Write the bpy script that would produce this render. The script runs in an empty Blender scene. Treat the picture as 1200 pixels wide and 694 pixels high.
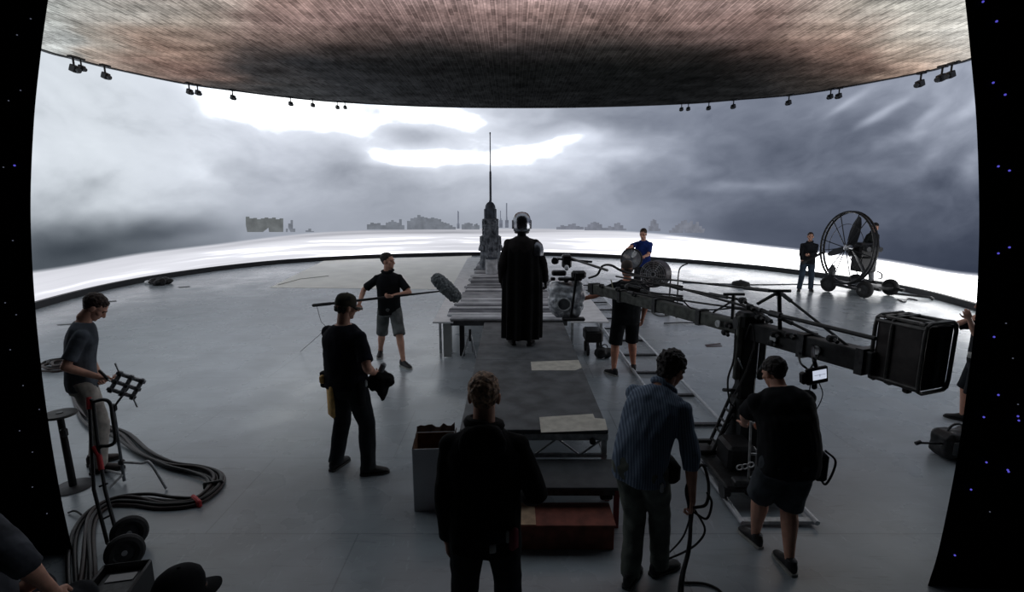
import bpy, math, random
import numpy as np
from mathutils import Vector, Matrix, noise as mnoise
random.seed(7)
V = Vector
COL = bpy.context.scene.collection
PI = math.pi
CAMH, FPX, PITCH = 2.6, 600.0, math.radians(10.481)
CP, SP = math.cos(PITCH), math.sin(PITCH)

def ray(px, py):
    x = (px - 600) / FPX; y = (347 - py) / FPX
    return V((x, CP + y * SP, -SP + y * CP))
def G(px, py, z=0.0):
    """point where the line of sight through a photo pixel meets the level z"""
    r = ray(px, py); t = (z - CAMH) / r.z
    return V((r.x * t, r.y * t, z))
def P(px, py, d):
    """point on that line of sight at depth y = d"""
    r = ray(px, py); t = d / r.y
    return V((r.x * t, d, CAMH + r.z * t))
def project(p):
    q = V(p) - V((0, 0, CAMH))
    f = q.y * CP - q.z * SP; u = q.y * SP + q.z * CP
    return 600 + FPX * q.x / f, 347 - FPX * u / f

def lin(v):
    v = v / 255.0
    return v / 12.92 if v <= 0.04045 else ((v + 0.055) / 1.055) ** 2.4
def rgb(r, g, b): return (lin(r), lin(g), lin(b), 1.0)

# ------------------------------------------------------------ materials
MATS = {}
def mat(name, col, rough=0.7, metal=0.0, nscale=0.0, namt=0.25, bump=0.0, emit=None, estr=1.0, spec=0.5, col2=None, alpha=1.0, trans=0.0, coat=0.0):
    if name in MATS: return MATS[name]
    m = bpy.data.materials.new(name); m.use_nodes = True
    nt = m.node_tree; b = nt.nodes['Principled BSDF']
    b.inputs['Base Color'].default_value = col
    b.inputs['Roughness'].default_value = rough
    b.inputs['Metallic'].default_value = metal
    b.inputs['Specular IOR Level'].default_value = spec
    b.inputs['Coat Weight'].default_value = coat
    b.inputs['Transmission Weight'].default_value = trans
    if emit:
        b.inputs['Emission Color'].default_value = emit; b.inputs['Emission Strength'].default_value = estr
    if nscale:
        tc = nt.nodes.new('ShaderNodeTexCoord'); n = nt.nodes.new('ShaderNodeTexNoise')
        n.inputs['Scale'].default_value = nscale; n.inputs['Detail'].default_value = 5
        nt.links.new(tc.outputs['Object'], n.inputs['Vector'])
        mx = nt.nodes.new('ShaderNodeMix'); mx.data_type = 'RGBA'
        c2 = col2 or tuple(max(0, c * (1 - namt * 1.4)) for c in col[:3]) + (1,)
        c1 = col if col2 else tuple(min(1, c * (1 + namt)) for c in col[:3]) + (1,)
        ramp = nt.nodes.new('ShaderNodeMapRange'); ramp.inputs[1].default_value = 0.35; ramp.inputs[2].default_value = 0.65
        nt.links.new(n.outputs['Fac'], ramp.inputs[0]); nt.links.new(ramp.outputs[0], mx.inputs[0])
        mx.inputs[6].default_value = c1; mx.inputs[7].default_value = c2
        nt.links.new(mx.outputs[2], b.inputs['Base Color'])
        if bump:
            bp = nt.nodes.new('ShaderNodeBump'); bp.inputs['Strength'].default_value = bump; bp.inputs['Distance'].default_value = 0.02
            nt.links.new(n.outputs['Fac'], bp.inputs['Height']); nt.links.new(bp.outputs[0], b.inputs['Normal'])
    MATS[name] = m
    return m

def stripes(name, c1, c2, scale):
    m = mat(name, c1, 0.9); nt = m.node_tree; b = nt.nodes['Principled BSDF']
    tc = nt.nodes.new('ShaderNodeTexCoord'); w = nt.nodes.new('ShaderNodeTexWave'); w.inputs['Scale'].default_value = scale
    w.inputs['Distortion'].default_value = 0.6; w.inputs['Detail'].default_value = 1
    nt.links.new(tc.outputs['Object'], w.inputs['Vector'])
    mx = nt.nodes.new('ShaderNodeMix'); mx.data_type = 'RGBA'; mx.inputs[6].default_value = c1; mx.inputs[7].default_value = c2
    nt.links.new(w.outputs['Fac'], mx.inputs[0]); nt.links.new(mx.outputs[2], b.inputs['Base Color'])
    return m

M_BLACK = mat('black_metal', (0.012, 0.012, 0.013, 1), 0.45, 0.3, 30, 0.3)
M_DARK = mat('dark_grey_metal', (0.055, 0.057, 0.06, 1), 0.45, 0.4, 25, 0.3)
M_RUB = mat('black_rubber', (0.014, 0.014, 0.015, 1), 0.7, 0, 40, 0.3)
M_STEEL = mat('steel', (0.45, 0.46, 0.48, 1), 0.35, 0.9, 20, 0.15)
M_ALU = mat('dull_aluminium', (0.55, 0.57, 0.58, 1), 0.45, 0.3, 18, 0.2)
M_WHITE = mat('white_board', (0.82, 0.84, 0.86, 1), 0.6, 0, 6, 0.08)
M_RED = mat('red_tape', (0.5, 0.03, 0.035, 1), 0.6, 0, 20, 0.2)

# ------------------------------------------------------------ mesh builder
ORG = {}
def setp(o, label=None, cat=None, group=None, kind=None):
    if label: o['label'] = label
    if cat: o['category'] = cat
    if group: o['group'] = group
    if kind: o['kind'] = kind
    return o
def empty(name, loc, label, cat, group=None):
    o = bpy.data.objects.new(name, None); COL.objects.link(o); o.location = V(loc); o.empty_display_size = 0.1
    ORG[o.name] = V(loc)
    return setp(o, label, cat, group)

def perp(d):
    d = V(d).normalized()
    a = V((0, 0, 1)) if abs(d.z) < 0.9 else V((1, 0, 0))
    s = d.cross(a).normalized(); return s, s.cross(d).normalized()

def cr(pts, n=6):
    """smooth curve through the points"""
    pts = [V(p) for p in pts]; out = []
    q = [pts[0] * 2 - pts[1]] + pts + [pts[-1] * 2 - pts[-2]]
    for i in range(1, len(q) - 2):
        a, b, c, d = q[i - 1], q[i], q[i + 1], q[i + 2]
        for k in range(n):
            t = k / n
            out.append(0.5 * ((2 * b) + (c - a) * t + (2 * a - 5 * b + 4 * c - d) * t * t + (3 * b - a - 3 * c + d) * t ** 3))
    out.append(pts[-1]); return out

class MB:
    def __init__(s): s.v = []; s.f = []; s.m = []; s.mi = 0
    def face(s, idx): s.f.append(tuple(idx)); s.m.append(s.mi)
    def box(s, c, size, R=None, taper=1.0):
        c = V(c); R = R or Matrix.Identity(3); n = len(s.v)
        for z in (-1, 1):
            k = taper if z > 0 else 1.0
            for x, y in ((-1, -1), (1, -1), (1, 1), (-1, 1)):
                s.v.append(c + R @ V((x * size[0] / 2 * k, y * size[1] / 2 * k, z * size[2] / 2)))
        for f in ((3, 2, 1, 0), (4, 5, 6, 7), (0, 1, 5, 4), (1, 2, 6, 5), (2, 3, 7, 6), (3, 0, 4, 7)): s.face([n + i for i in f])
        return s
    def rbox(s, c, size, b=0.01, R=None):
        """box with its vertical and horizontal edges rounded off"""
        c = V(c); R = R or Matrix.Identity(3); hx, hy, hz = (k / 2 for k in size); b = min(b, hx * .9, hy * .9, hz * .9)
        rings = []
        for z, ins in ((-hz, b), (-hz + b, 0), (hz - b, 0), (hz, b)):
            x, y = hx - ins, hy - ins; q = max(b - ins, b * .3)
            pts = [(x - q, -y), (x, -y + q), (x, y - q), (x - q, y), (-x + q, y), (-x, y - q), (-x, -y + q), (-x + q, -y)]
            rings.append([c + R @ V((px, py, z)) for px, py in pts])
        s.loft(rings); return s
    def beam(s, a, b, w, h=None, up=(0, 0, 1)):
        a, b = V(a), V(b); d = (b - a); L = d.length; d.normalize(); h = h or w
        u = V(up); sd = d.cross(u)
        if sd.length < 1e-4: sd = perp(d)[0]
        sd.normalize(); u = sd.cross(d)
        R = Matrix((sd, u, d)).transposed(); R = Matrix([[sd.x, d.x, u.x], [sd.y, d.y, u.y], [sd.z, d.z, u.z]])
        return s.box((a + b) / 2, (w, L, h), R)
    def loft(s, rings, cap=True, close=False):
        n0 = len(s.v); n = len(rings[0])
        for r in rings: s.v.extend([V(p) for p in r])
        k = len(rings)
        for i in range(k if close else k - 1):
            a = n0 + i * n; b = n0 + ((i + 1) % k) * n
            for j in range(n):
                j2 = (j + 1) % n; s.face((a + j, a + j2, b + j2, b + j))
        if cap and not close:
            s.face([n0 + j for j in reversed(range(n))]); s.face([n0 + (k - 1) * n + j for j in range(n)])
        return s
    def tube(s, path, r, n=8, cap=True, round_=False, close=False):
        path = [V(p) for p in path]; rings = []; up = None; K = len(path)
        rs = r if isinstance(r, (list, tuple)) else [r] * K
        for i, p in enumerate(path):
            if close: d = path[(i + 1) % K] - path[i - 1]
            else: d = path[min(i + 1, K - 1)] - path[max(i - 1, 0)]
            if d.length < 1e-9: d = V((0, 0, 1))
            d.normalize()
            if up is None: a, up = perp(d)
            a = d.cross(up)
            if a.length < 1e-5: a, up = perp(d)
            a.normalize(); up = a.cross(d)
            rings.append((p, d, a, up.copy(), rs[i]))
        def ring(p, a, u, r): return [p + (a * math.cos(2 * PI * j / n) + u * math.sin(2 * PI * j / n)) * r for j in range(n)]
        out = []
        if round_:
            p, d, a, u, r0 = rings[0]
            for t in (80, 55, 28): out.append(ring(p - d * r0 * math.sin(math.radians(t)), a, u, r0 * math.cos(math.radians(t))))
        for p, d, a, u, r0 in rings: out.append(ring(p, a, u, r0))
        if round_:
            p, d, a, u, r0 = rings[-1]
            for t in (28, 55, 80): out.append(ring(p + d * r0 * math.sin(math.radians(t)), a, u, r0 * math.cos(math.radians(t))))
        return s.loft(out, cap, close)
    def cyl(s, a, b, r, r2=None, n=16): return s.tube([a, b], [r, r if r2 is None else r2], n)
    def ell(s, c, rad, R=None, n=16, m=10):
        c = V(c); R = R or Matrix.Identity(3); rings = []
        for i in range(1, m):
            t = PI * i / m - PI / 2
            rings.append([c + R @ V((rad[0] * math.cos(t) * math.cos(2 * PI * j / n), rad[1] * math.cos(t) * math.sin(2 * PI * j / n), rad[2] * math.sin(t))) for j in range(n)])
        return s.loft(rings)
    def lathe(s, c, prof, n=24, R=None):
        c = V(c); R = R or Matrix.Identity(3)
        return s.loft([[c + R @ V((r * math.cos(2 * PI * j / n), r * math.sin(2 * PI * j / n), z)) for j in range(n)] for r, z in prof])
    def torus(s, c, R, r, axis=(0, 0, 1), n=32, k=8, a0=0, a1=2 * PI):
        u, w = perp(axis); c = V(c); full = abs(a1 - a0 - 2 * PI) < 1e-6
        m = n if full else n + 1
        path = [c + (u * math.cos(a0 + (a1 - a0) * i / n) + w * math.sin(a0 + (a1 - a0) * i / n)) * R for i in range(m)]
        return s.tube(path, r, k, close=full)
    def poly(s, pts, th=None, nrm=(0, 0, 1)):
        """flat outline, given a thickness downwards along nrm when th is set"""
        pts = [V(p) for p in pts]
        if th is None:
            n = len(s.v); s.v.extend(pts); s.face(range(n, n + len(pts))); return s
        nn = V(nrm) * th
        return s.loft([[p - nn for p in pts], pts])
    def mesh(s, name, mats, org=V((0, 0, 0)), smooth=True):
        me = bpy.data.meshes.new(name)
        me.from_pydata([tuple(v - org) for v in s.v], [], s.f)
        for m in (mats if isinstance(mats, (list, tuple)) else [mats]): me.materials.append(m)
        me.polygons.foreach_set('material_index', s.m)
        me.validate(); me.update()
        return me
    def build(s, name, mats, parent=None, smooth=35, org=None, bev=0):
        o0 = ORG[parent.name] if parent else V(org or (0, 0, 0))
        me = s.mesh(name, mats, o0)
        o = bpy.data.objects.new(name, me); COL.objects.link(o)
        if parent: o.parent = parent
        else: o.location = o0
        ORG[o.name] = o0
        if smooth: shade(me, smooth)
        if bev:
            b = o.modifiers.new('bevel', 'BEVEL'); b.width = bev; b.segments = 2; b.limit_method = 'ANGLE'
        return o

def shade(me, ang=35):
    me.polygons.foreach_set('use_smooth', [True] * len(me.polygons))
    if ang < 180:
        try: me.set_sharp_from_angle(angle=math.radians(ang))
        except Exception: pass

def remesh(mb, name, mats, parent, vox=0.01, smooth=3, disp=0.0, dscale=6.0, dstretch=1.0, seed=0.0, extra=None, org=None):
    """one continuous surface from overlapping closed shapes"""
    o0 = ORG[parent.name] if parent else V(org or (0, 0, 0))
    me = mb.mesh(name + '_raw', [], o0)
    t = bpy.data.objects.new(name + '_raw', me); COL.objects.link(t)
    r = t.modifiers.new('r', 'REMESH'); r.mode = 'VOXEL'; r.voxel_size = vox; r.use_smooth_shade = True
    sm = t.modifiers.new('s', 'SMOOTH'); sm.iterations = smooth; sm.factor = 0.5
    dg = bpy.context.evaluated_depsgraph_get(); dg.update()
    out = bpy.data.meshes.new_from_object(t.evaluated_get(dg))
    bpy.data.objects.remove(t); bpy.data.meshes.remove(me)
    if disp:
        nv = len(out.vertices); co = np.empty(nv * 3); out.vertices.foreach_get('co', co); co = co.reshape(-1, 3)
        nr = np.empty(nv * 3); out.vertex_normals.foreach_get('vector', nr); nr = nr.reshape(-1, 3)
        s0 = V((seed * 3.1, seed * 1.7, seed))
        d = np.array([mnoise.noise(V((c[0] * dscale, c[1] * dscale, c[2] * dscale * dstretch)) + s0) + 0.5 * mnoise.noise(V((c[0] * dscale * 2.3, c[1] * dscale * 2.3, c[2] * dscale * 2.3 * dstretch)) + s0) for c in co])
        co += nr * (d * disp)[:, None]; out.vertices.foreach_set('co', co.ravel())
    out.materials.clear()
    for m in (mats if isinstance(mats, (list, tuple)) else [mats]): out.materials.append(m)
    out.name = name
    if extra: # further closed shapes kept at their own finer resolution in the same mesh
        import bmesh
        bm = bmesh.new(); bm.from_mesh(out)
        for e in extra: bm.from_mesh(e); bpy.data.meshes.remove(e)
        bm.to_mesh(out); bm.free()
    out.polygons.foreach_set('use_smooth', [True] * len(out.polygons)); out.update()
    if name == '_mesh_only': return out
    o = bpy.data.objects.new(name, out); COL.objects.link(o)
    if parent: o.parent = parent
    else: o.location = o0
    ORG[o.name] = o0
    return o

def copy_tree(o, parent=None):
    c = o.copy(); COL.objects.link(c)
    if parent: c.parent = parent
    ORG[c.name] = ORG.get(o.name, V((0, 0, 0)))
    for ch in list(o.children): copy_tree(ch, c)
    return c
def rotm(axis, deg): return Matrix.Rotation(math.radians(deg), 3, axis)
# ------------------------------------------------------------ camera, world
cam = bpy.data.cameras.new('camera'); co_ = bpy.data.objects.new('camera', cam); COL.objects.link(co_)
co_.location = (0, 0, CAMH); co_.rotation_euler = (PI / 2 - PITCH, 0, 0)
cam.sensor_width = 36; cam.lens = 18; cam.clip_start = 0.05; cam.clip_end = 200
bpy.context.scene.camera = co_
sc = bpy.context.scene
sc.view_settings.view_transform = 'Standard'
sc.view_settings.look = 'None'
try: sc.cycles.use_denoising = True
except Exception: pass
w = bpy.data.worlds.new('world'); sc.world = w; w.use_nodes = True
w.node_tree.nodes['Background'].inputs[0].default_value = (0.55, 0.62, 0.75, 1)
w.node_tree.nodes['Background'].inputs[1].default_value = 0.004

# ------------------------------------------------------------ numpy noise
rng = np.random.RandomState(3)
TAB = rng.rand(256, 256)
def vnoise(x, y):
    xi = np.floor(x).astype(int); yi = np.floor(y).astype(int); fx = x - xi; fy = y - yi
    fx = fx * fx * (3 - 2 * fx); fy = fy * fy * (3 - 2 * fy)
    g = lambda a, b: TAB[a % 256, b % 256]
    return (g(xi, yi) * (1 - fx) + g(xi + 1, yi) * fx) * (1 - fy) + (g(xi, yi + 1) * (1 - fx) + g(xi + 1, yi + 1) * fx) * fy
def fbm(x, y, o=5):
    s = 0; a = 0.5; t = 0
    for i in range(o):
        s = s + a * vnoise(x + 17.3 * i, y + 9.1 * i); t += a; a *= 0.55; x = x * 2.03; y = y * 2.03
    return s / t - 0.5
def table(xs, ys, T, x, y):
    """smooth lookup in a small table"""
    T = np.array(T, float); xs = np.array(xs, float); ys = np.array(ys, float)
    x = np.clip(x, xs[0], xs[-1]); y = np.clip(y, ys[0], ys[-1])
    i = np.clip(np.searchsorted(xs, x) - 1, 0, len(xs) - 2); j = np.clip(np.searchsorted(ys, y) - 1, 0, len(ys) - 2)
    fx = (x - xs[i]) / (xs[i + 1] - xs[i]); fy = (y - ys[j]) / (ys[j + 1] - ys[j])
    fx = fx * fx * (3 - 2 * fx) * .6 + fx * .4; fy = fy * fy * (3 - 2 * fy) * .6 + fy * .4
    fx = fx.reshape(fx.shape + (1,) * (T.ndim - 2)); fy = fy.reshape(fy.shape + (1,) * (T.ndim - 2))
    return (T[j, i] * (1 - fx) + T[j, i + 1] * fx) * (1 - fy) + (T[j + 1, i] * (1 - fx) + T[j + 1, i + 1] * fx) * fy

def emissive_attr(name, strength=1.0, detail=None):
    m = bpy.data.materials.new(name); m.use_nodes = True; nt = m.node_tree
    nt.nodes.remove(nt.nodes['Principled BSDF'])
    a = nt.nodes.new('ShaderNodeAttribute'); a.attribute_name = 'picture'
    e = nt.nodes.new('ShaderNodeEmission'); e.inputs[1].default_value = strength
    nt.links.new(a.outputs['Color'], e.inputs[0])
    nt.links.new(e.outputs[0], nt.nodes['Material Output'].inputs[0])
    return m, nt, a, e
def tolin(c):
    c = np.clip(c, 0, 255) / 255.0
    return np.where(c <= 0.04045, c / 12.92, ((c + 0.055) / 1.055) ** 2.4)

def grid_mesh(name, pts, col, material, kind='structure', hdr=0.0):
    """pts (r, c, 3), col (r, c, 3) sRGB 0-255"""
    r, c, _ = pts.shape
    me = bpy.data.meshes.new(name)
    idx = np.arange(r * c).reshape(r, c)
    q = np.stack([idx[:-1, :-1], idx[:-1, 1:], idx[1:, 1:], idx[1:, :-1]], -1).reshape(-1, 4)
    me.from_pydata(pts.reshape(-1, 3).tolist(), [], q.tolist())
    at = me.color_attributes.new('picture', 'FLOAT_COLOR', 'POINT')
    lum_ = col.reshape(-1, 3).mean(1, keepdims=True); q_ = np.clip((lum_ - 234) / 22, 0, 1); hd_ = 1 + hdr * (q_ * q_ * (3 - 2 * q_)) * (np.where(pts[:, :, 2:3] > 1.9, .35, 1.0).reshape(-1, 1) if hdr else 1)
    at.data.foreach_set('color', np.concatenate([tolin(col.reshape(-1, 3)) * hd_, np.ones((r * c, 1))], 1).ravel())
    me.materials.append(material); shade(me, 180)
    o = bpy.data.objects.new(name, me); COL.objects.link(o); ORG[o.name] = V((0, 0, 0))
    o['kind'] = kind
    return o

# ------------------------------------------------------------ the ring of screens
base = [(-7.6, 4.6), (-10.2, 8.2), (-11.75, 12.22), (-12.1, 16.6), (-10.45, 20.8), (-7.3, 23.4), (-3.26, 24.73), (0, 25.0), (2.9, 24.6), (6.61, 22.57), (9.75, 19.44), (11.45, 15.6), (11.35, 12.32), (10.2, 8.6), (7.9, 4.8)]
RING = [p for p in cr([(x, y, 0) for x, y in base], 50)]
RX = np.array([p.x for p in RING]); RY = np.array([p.y for p in RING])
NC = len(RING)
ZH = 7.4
# photo column of every ring column, horizon and rim heights on the screen
colx = np.array([project((x, max(y, 0.5), 1.5))[0] for x, y in zip(RX, RY)])
cx_ = np.clip(colx, 30, 1155)
hor_x = np.interp(cx_, [30, 38, 75, 100, 162, 220, 250, 300, 340, 420, 600, 690, 760, 800, 850, 900, 965, 1035, 1145], [322, 320, 311, 303, 295, 289, 286, 279, 273, 269, 267, 268, 271, 275, 281, 287, 293, 301, 322])
hor = np.convolve(np.pad(hor_x, 30, mode='edge'), np.ones(61) / 61, 'valid')
rim = np.interp(cx_, [52, 120, 222, 272, 400, 600, 800, 860, 925, 980, 1080, 1137], [58, 77, 99, 105, 119, 125, 121, 116, 112, 103, 86, 68])
def zat(px, py, d):
    r = ray(px, py); return CAMH + r.z * d / r.y
zh = np.array([zat(a, b, d) for a, b, d in zip(cx_, hor, RY)])
zt = np.array([zat(a, b, d) for a, b, d in zip(cx_, rim, RY)])
zs = np.concatenate([np.linspace(0.10, 2.4, 150), np.linspace(2.44, ZH, 150)])
NR = len(zs)
pts = np.zeros((NR, NC, 3)); pts[:, :, 0] = RX; pts[:, :, 1] = RY; pts[:, :, 2] = zs[:, None]
X = np.repeat(cx_[None], NR, 0); Vv = (zs[:, None] - zh[None]) / (zt - zh)[None]
arc = np.concatenate([[0], np.cumsum(np.hypot(np.diff(RX), np.diff(RY)))])
A = np.repeat(arc[None], NR, 0); Z = np.repeat(zs[:, None], NC, 1)
px_c = [40, 100, 160, 220, 300, 380, 450, 520, 600, 680, 750, 820, 900, 980, 1060, 1145]
rows = [0, .12, .3, .5, .7, .88, 1]
T = [[84, 80, 90, 122, 158, 164, 162, 160, 162, 152, 140, 116, 90, 78, 66, 60],
     [100, 94, 108, 140, 166, 166, 162, 158, 166, 156, 142, 114, 94, 80, 70, 66],
     [186, 184, 196, 196, 188, 176, 166, 176, 186, 168, 145, 112, 94, 86, 80, 82],
     [214, 214, 217, 213, 198, 184, 192, 210, 216, 194, 158, 112, 101, 98, 100, 114],
     [208, 210, 213, 212, 200, 192, 214, 226, 216, 198, 164, 119, 106, 110, 120, 142],
     [210, 212, 208, 217, 238, 246, 226, 242, 206, 166, 150, 124, 112, 124, 144, 156],
     [202, 206, 216, 226, 246, 255, 255, 255, 202, 160, 148, 140, 118, 130, 150, 160]]
T = np.array(T, float); T[2:6, 11:15] += 11
wx = fbm(A * .22 + 3, Z * .5 + 1, 4); wy = fbm(A * .22 + 40, Z * .5 + 7, 4)
L = table(px_c, rows, T, X + wx * 150, Vv + wy * .22)
n1 = fbm(A * .30 + wx * 3, Z * .85 + wy * 2.2, 6); n2 = fbm(A * 1.1 + 8, Z * 2.2 + wx * 2, 5)
ampl = 0.55 + 0.45 * np.clip((X - 880) / 200, 0, 1) + .25 * np.clip((300 - X) / 200, 0, 1)
bmask = np.clip(Vv / .35, 0.25, 1)
n3 = fbm(A * 2.6 + wx * 5, Z * 4.4 + wy * 4, 5)
L = L + (n1 * 58 + n2 * 24 + n3 * 16) * ampl * bmask
def blob(px, py, sx, sy, amp, tilt=0.0):
    """soft patch of cloud at a place on the screen"""
    global L
    k = np.argmin(np.abs(colx - px)); d = RY[k]; z0 = zat(px, py, d); a0 = arc[k]
    m = FPX / d
    da = (A - a0) * m + wx * 40; dz = (Z - z0) * m + wy * 28
    dz2 = dz - tilt * da
    L = L + amp * np.exp(-(da / sx) ** 2 - (dz2 / sy) ** 2)
for b in [(492, 163, 42, 9, -46), (425, 190, 26, 9, -16), (545, 136, 34, 9, 44), (600, 192, 95, 15, 20), (640, 150, 30, 5, -12, .2), (430, 152, 40, 14, 40), (485, 189, 66, 9, 54), (452, 181, 24, 5, 24), (530, 186, 30, 5, 16), (400, 200, 30, 14, -22), (650, 173, 55, 9, 42, .15), (600, 160, 20, 8, 14), (720, 148, 120, 14, -22), (690, 186, 60, 8, 14),
          (560, 150, 20, 20, 20), (350, 150, 60, 25, 20), (300, 195, 45, 14, -12), (175, 148, 40, 14, -16), (110, 165, 40, 22, 14), (240, 205, 30, 10, 14), (120, 215, 20, 8, -22), (190, 266, 70, 10, -40), (90, 290, 60, 12, -24),
          (1010, 140, 22, 6, 60, .5), (1065, 135, 18, 8, 38, .3), (975, 125, 20, 5, 40, .4), (1040, 165, 30, 10, 26, .2), (1110, 130, 26, 10, 30, .3), (1125, 200, 26, 16, 38, .4), (1085, 185, 20, 8, 18), (870, 218, 60, 5, 28), (930, 178, 80, 16, -8), (880, 170, 60, 26, -12),
          (770, 215, 60, 16, -14), (850, 262, 60, 16, -6), (1130, 110, 20, 10, 26), (1090, 215, 26, 12, -14)]: blob(*b)
lim = 222 + 40 * np.clip((X - 215) / 90, 0, 1); L = np.where(L > lim - 14, lim - 14 + 14 * np.tanh((L - lim + 14) / 28), L); L = np.where(X > 305, np.maximum(L, 0), L)
L = L + np.clip((420 - X) / 200, 0, 1) * np.clip((Vv - .2) / .3, 0, 1) * 9
C = np.stack([L - 4, L + 2, L + 14], -1)
warm = np.clip((330 - X) / 200, 0, 1)[..., None]
C = C + warm * np.array([0, 1.0, -3]); C = C + np.clip((X - 560) / 250, 0, 1)[..., None] * np.array([-1, 0, 4])
# the white snow field under the horizon
sn = (zh[None] - Z)
st = fbm(A * .18, Z * 9 + wx * 2, 4)
snow = 226 + 24 * np.clip((X - 640) / 200, 0, 1) + st * 26 + 8 * np.clip(sn / .5, 0, 1)
mid = np.exp(-((X - 480) / 230) ** 2)
snow = snow - mid * (40 * np.exp(-(sn / .25) ** 2) + 34 * np.exp(-((sn - .16) / .07) ** 2)) + mid * st * 46
S = np.stack([snow - 4, snow - 3, snow + 5], -1)
k = np.clip(sn / (.05 + .05 * (1 - mid)), -.5, 1)[..., None]; k = np.clip(k, 0, 1)
C = C * (1 - k) + S * k
m_led, nt_, a_, e_ = emissive_attr('screen_picture', 1.0)
wall_back = grid_mesh('wall_back', pts, C, m_led, hdr=2.8)
setp(wall_back, 'curved wall of screens showing storm clouds over a white snow field', 'wall')

# skyline shown on the screen: flat shapes on its surface
def ring_at(px):
    k = int(np.argmin(np.abs(colx - px))); return k
def on_screen(px, py, off=0.04):
    k = ring_at(px); p = V((RX[k], RY[k], 0)); c = V((0, 14, 0)); d = (p - c).normalized()
    q = p - d * off; z = zat(px, py, q.y); x = P(px, py, q.y).x
    return V((x, q.y, z))
def skyline(shapes, colour, name):
    mb = MB()
    for sh in shapes:
        x0, x1, base_, tops = sh
        n = len(tops)
        for i in range(n):
            xa = x0 + (x1 - x0) * i / n; xb = x0 + (x1 - x0) * (i + 1) / n
            mb.poly([on_screen(xa, base_), on_screen(xb, base_), on_screen(xb, tops[i]), on_screen(xa, tops[i])])
    e = mat('screen_' + name, (0, 0, 0, 1), 1, emit=colour, estr=1, spec=0)
    nt = e.node_tree; tc = nt.nodes.new('ShaderNodeTexCoord'); nn = nt.nodes.new('ShaderNodeTexNoise'); nn.inputs['Scale'].default_value = 3.5; nn.inputs['Detail'].default_value = 6
    mr = nt.nodes.new('ShaderNodeMapRange'); mr.inputs[1].default_value = .3; mr.inputs[2].default_value = .7; mr.inputs[3].default_value = .8; mr.inputs[4].default_value = 1.15
    nt.links.new(tc.outputs['Object'], nn.inputs['Vector']); nt.links.new(nn.outputs['Fac'], mr.inputs[0]); nt.links.new(mr.outputs[0], nt.nodes['Principled BSDF'].inputs['Emission Strength'])
    o = mb.build(name, e, wall_back); return o
skyline([(288, 332, 272, [254, 256, 255.5, 257, 256, 255, 256, 255, 257, 256]), ], rgb(104, 108, 110), 'dark_settlement_picture')
skyline([(335, 346, 272, [268, 262, 258, 268]), (358, 368, 272, [270, 268, 271]), (430, 450, 269, [263, 261, 262, 261.5, 264]), (449, 474, 269, [264, 261, 260, 258, 260, 261, 257, 264]), (477, 517, 269, [259, 256, 255, 252, 254, 255, 256, 255, 256, 257]), (516, 534, 269, [260, 261, 262, 264, 266]),
         (541, 554, 269, [263, 261.5, 261, 262]), (553, 562, 269, [265, 263, 262, 264])], rgb(116, 121, 130), 'grey_settlement_picture')
skyline([(536.2, 537.8, 268, [247, 248]), (535.5, 538.5, 268, [262, 262]), (586, 587, 266, [247]), (585, 589, 267, [258, 256, 258]), (593, 594.4, 266, [238]), (592, 596, 267, [258, 254, 258])], rgb(112, 117, 130), 'mast_picture')
skyline([(652, 684, 269, [266, 264, 265, 263, 262, 265, 266]), (685, 709, 270, [266, 263, 261, 260, 261, 263, 267]), (709, 734, 270, [267, 265, 266, 262, 261, 264, 268]), (760, 774, 271, [265, 259, 257, 258, 262, 268]), (784, 826, 273, [270, 267, 264, 262, 259, 258, 261, 259, 263, 260, 265, 268])], rgb(122, 126, 138), 'pale_settlement_picture')

# black kerb along the foot of the screens
mb = MB(); rings_ = []
for i in range(0, NC, 4):
    p = V((RX[i], RY[i], 0)); t = V((RX[min(i + 2, NC - 1)] - RX[max(i - 2, 0)], RY[min(i + 2, NC - 1)] - RY[max(i - 2, 0)], 0)).normalized(); nrm = V((t.y, -t.x, 0))
    rings_.append([p + nrm * -.05, p + nrm * .12, p + nrm * .12 + V((0, 0, .17)), p + nrm * -.05 + V((0, 0, .17))])
mb.loft(rings_)
tr = mb.build('trim_1', mat('kerb_black', rgb(22, 23, 28), .6, 0, 8, .2)); tr['kind'] = 'structure'
setp(tr, 'black kerb strip around the foot of the curved screens')

# ------------------------------------------------------------ ceiling of screens
CZ = 6.1
edge_px = [(52, 58), (88, 68), (120, 76.5), (172, 88), (222, 98), (272, 105), (335, 113), (400, 119), (500, 124), (600, 125.5), (700, 124.5), (800, 121), (860, 116.5), (925, 111), (980, 103), (1080, 84), (1110, 75.5), (1137, 68)]
edge = [G(x, y, CZ) for x, y in edge_px]
edge = [V((-10.6, 10.6, CZ))] + edge + [V((10.9, 11.2, CZ))]
EDGE = cr(edge, 14)
ne = len(EDGE)
yn = 4.6
NY = 240
cp = np.zeros((NY, ne, 3))
for j, p in enumerate(EDGE):
    x0 = p.x * .80
    for i in range(NY):
        t = (i / (NY - 1)) ** .55
        cp[i, j] = (x0 * (1 - t) + p.x * t, yn * (1 - t) + p.y * t, CZ)
f_ = cp[:, :, 1] * CP - (CZ - CAMH) * SP; u_ = cp[:, :, 1] * SP + (CZ - CAMH) * CP
NEARC = np.clip((9.7 - cp[:, :, 1]) / 1.5, 0, 1)[..., None]
PX = 600 + FPX * cp[:, :, 0] / f_; PY = 347 - FPX * u_ / f_
cc = [55, 100, 200, 300, 400, 500, 600, 700, 800, 900, 1000, 1070, 1130]
rr_ = [-40, 0, 20, 40, 60, 80, 100, 122]
def t3(s): return [[tuple(int(v) for v in e.split(',')) for e in row.split()] for row in s.strip().split('\n')]
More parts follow.
